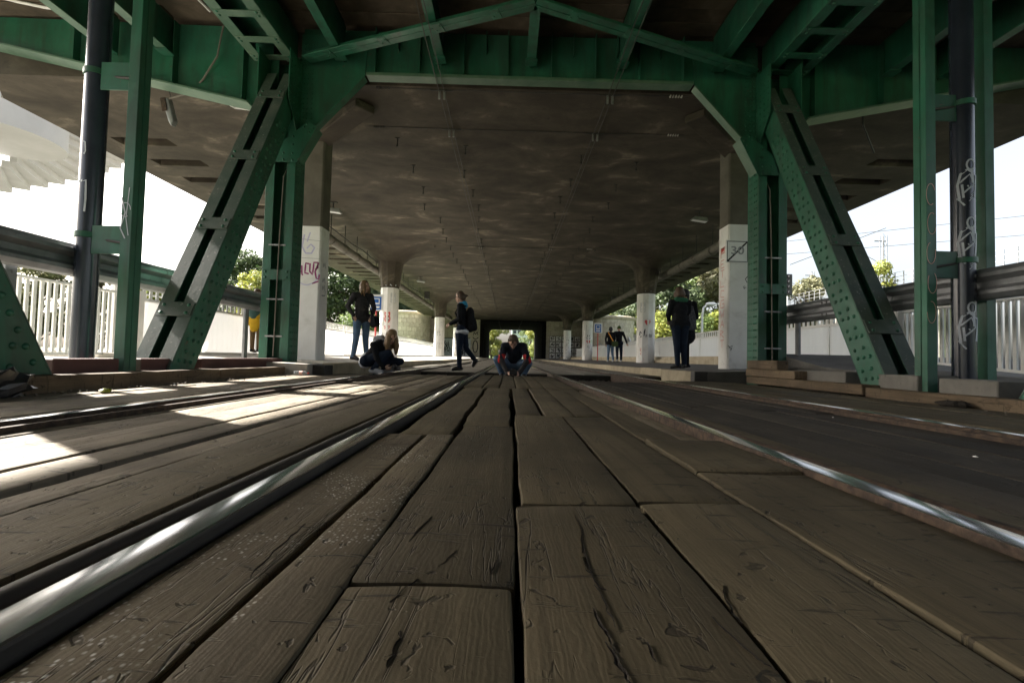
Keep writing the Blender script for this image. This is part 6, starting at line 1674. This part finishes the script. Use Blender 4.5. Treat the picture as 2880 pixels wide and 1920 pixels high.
X0, Y0, Z0 = 5.48, 22.8, .21
J = dict(pelvis=(0, 0, 1.0), chest=(.0, 0, 1.31), neck=(.0, 0, 1.51), head=(.0, .01, 1.645), SL=(-.19, 0, 1.45), SR=(.19, 0, 1.45), EL=(-.25, .0, 1.18), WL=(-.23, .08, .94), ER=(.30, -.02, 1.18), WR=(.40, .02, .95),
         HL=(-.09, 0, .94), HR=(.09, 0, .94), KL=(-.08, .02, .51), KR=(.12, .03, .51), AL=(-.10, -.10, .14), AR=(.14, .08, .10), TL=(-.12, .04, .05), TR=(.14, .22, .045))
capm = lambda H, hd, hu, hs: ('olive_cloth', [(H + hu*.04, H + hu*.07, .098, .088), (H + hu*.04 + hd*.06, H + hu*.035 + hd*.14, .05, .03)])
person((X0, Y0, Z0), 'distant walker in black sweater and cap, right of the pair walking away', J,
       dict(torso='black_cloth', leg='jeans_dark', shoe='grey_cloth'), (0, 1, 0), (0, 1, 0), capm, k=1.05, voxel=.014, long_jacket=False, extra=[(V((-.09, 0, .93)), V((.09, 0, .93)), .128, .128, 'black_cloth', ((0, 1, 0), .92))])

# 7, 8 two people close together on the right platform, backs to us
X0, Y0, Z0 = 3.56, 9.55, .135
J = dict(pelvis=(0, 0, .96), chest=(.0, .0, 1.27), neck=(.0, .02, 1.45), head=(.0, .04, 1.58), SL=(-.18, 0, 1.38), SR=(.17, 0, 1.38), EL=(-.24, .02, 1.13), WL=(-.17, .17, 1.03), ER=(.20, .08, 1.13), WR=(.15, .24, 1.05),
         HL=(-.09, 0, .92), HR=(.09, 0, .92), KL=(-.06, .0, .50), KR=(.08, .0, .50), AL=(-.04, .0, .10), AR=(.10, .01, .10), TL=(-.14, .06, .045), TR=(.12, .15, .045))
person((X0, Y0, Z0), 'person with reddish bob, black jacket and dark jeans, back turned, on right platform', J,
       dict(torso='black_cloth', leg='jeans_dark', shoe='black_plastic', collar='green_cloth'), (0, 1, 0), (.45, .85, .05), cap_hair('hair_brown', .09, seed=8), k=1.04, long_jacket=False,
       extra=[(V((-.09, 0, .93)), V((.09, 0, .93)), .128, .128, 'black_cloth', ((0, 1, 0), .92)), (V((-.02, -.02, 1.14)), V((0, 0, .96)), .158, .162, 'black_cloth', ((0, 1, 0), .80)), (V((-.09, -.05, 1.45)), V((.09, -.05, 1.44)), .05, .05, 'green_cloth')])
for o in (c1r,): pass
X0, Y0, Z0 = 3.80, 9.86, .14
J = dict(pelvis=(0, 0, .96), chest=(.0, .0, 1.28), neck=(-.03, -.0, 1.44), head=(-.06, -.05, 1.565), SL=(.03, -.17, 1.38), SR=(.03, .17, 1.38), EL=(.05, -.22, 1.12), WL=(-.10, -.17, 1.02), ER=(.03, .2, 1.12), WR=(-.12, .17, 1.04),
         HL=(0, -.09, .92), HR=(0, .09, .92), KL=(-.02, -.08, .50), KR=(-.02, .08, .50), AL=(0, -.08, .10), AR=(0, .08, .10), TL=(-.14, -.08, .045), TR=(-.14, .08, .045))
J['SL'] = (.12, -.12, 1.38); J['EL'] = (.17, -.14, 1.10)
beanie = lambda H, hd, hu, hs: ('hair_black', [(H - hd*.015 + hu*.03, H - hd*.02 + hu*.06, .104, .096), (H - hd*.06 - hu*.03, H - hd*.05, .07, .08)])
person((X0, Y0, Z0), 'person in long black coat and dark cap half hidden behind the one with reddish bob', J,
       dict(torso='black_cloth', leg='black_cloth', shoe='black_plastic'), (-.9, -.3, 0), (-.85, -.4, .1), beanie, k=1.02, long_jacket=True,
       extra=[(V((.0, 0, .95)), V((.03, 0, .70)), .165, .175, 'black_cloth')])
t = thing('shoulder_bag', (X0+.02, Y0-.30, Z0+1.05), 'grey tweed shoulder bag between the two people on the right platform', 'bag')
b = MB(); b.prism([(X0-.09, Y0-.33, Z0+.82), (X0+.11, Y0-.33, Z0+.82), (X0+.10, Y0-.30, Z0+1.12), (X0+.05, Y0-.27, Z0+1.34), (X0-.02, Y0-.27, Z0+1.34), (X0-.07, Y0-.30, Z0+1.12)], (0, .08, 0)); b.build('bag_body', 'bag_tweed', t, bevel=.02, seg=2)

# 9 walker on the left walkway with a yellow jacket round the waist
X0, Y0, Z0 = -6.75, 12.4, .25
J = dict(pelvis=(0, 0, .97), chest=(.0, 0, 1.27), neck=(.0, 0, 1.46), head=(.0, .01, 1.59), SL=(-.17, 0, 1.40), SR=(.17, 0, 1.40), EL=(-.22, .04, 1.13), WL=(-.14, .18, 1.05), ER=(.22, .04, 1.13), WR=(.14, .18, 1.05),
         HL=(-.085, 0, .92), HR=(.085, 0, .92), KL=(-.08, .0, .50), KR=(.09, .0, .50), AL=(-.08, .0, .10), AR=(.10, -.02, .10), TL=(-.08, .15, .045), TR=(.12, .13, .045))
person((X0, Y0, Z0), 'person in brown trousers with yellow jacket round the waist beyond left guard rail', J,
       dict(torso='teal_cloth', leg='khaki_cloth', shoe='black_plastic'), (0, 1, 0), (0, 1, -.1), cap_hair('hair_brown', 0, seed=9), k=.98, voxel=.013, long_jacket=False,
       extra=[(V((-.05, -.03, .98)), V((.05, -.03, .98)), .165, .165, 'yellow_cloth', ((0, 0, 1), .6)), (V((0, -.06, .95)), V((.0, -.09, .68)), .15, .12, 'yellow_cloth', ((0, 1, 0), .55)),
              (V((-.15, -.04, .95)), V((-.27, -.05, .62)), .07, .035, 'yellow_cloth'), (V((.15, -.04, .95)), V((.26, -.05, .66)), .07, .035, 'yellow_cloth')])
t = thing('backpack', (X0, Y0-.16, Z0+1.18), 'teal backpack worn by the person with the yellow jacket', 'backpack')
remesh('bag_body', [(V((0, .02, -.13)), V((0, .02, .15)), .15, .12, 'teal_cloth', ((0, 1, 0), .7))], .014, t)
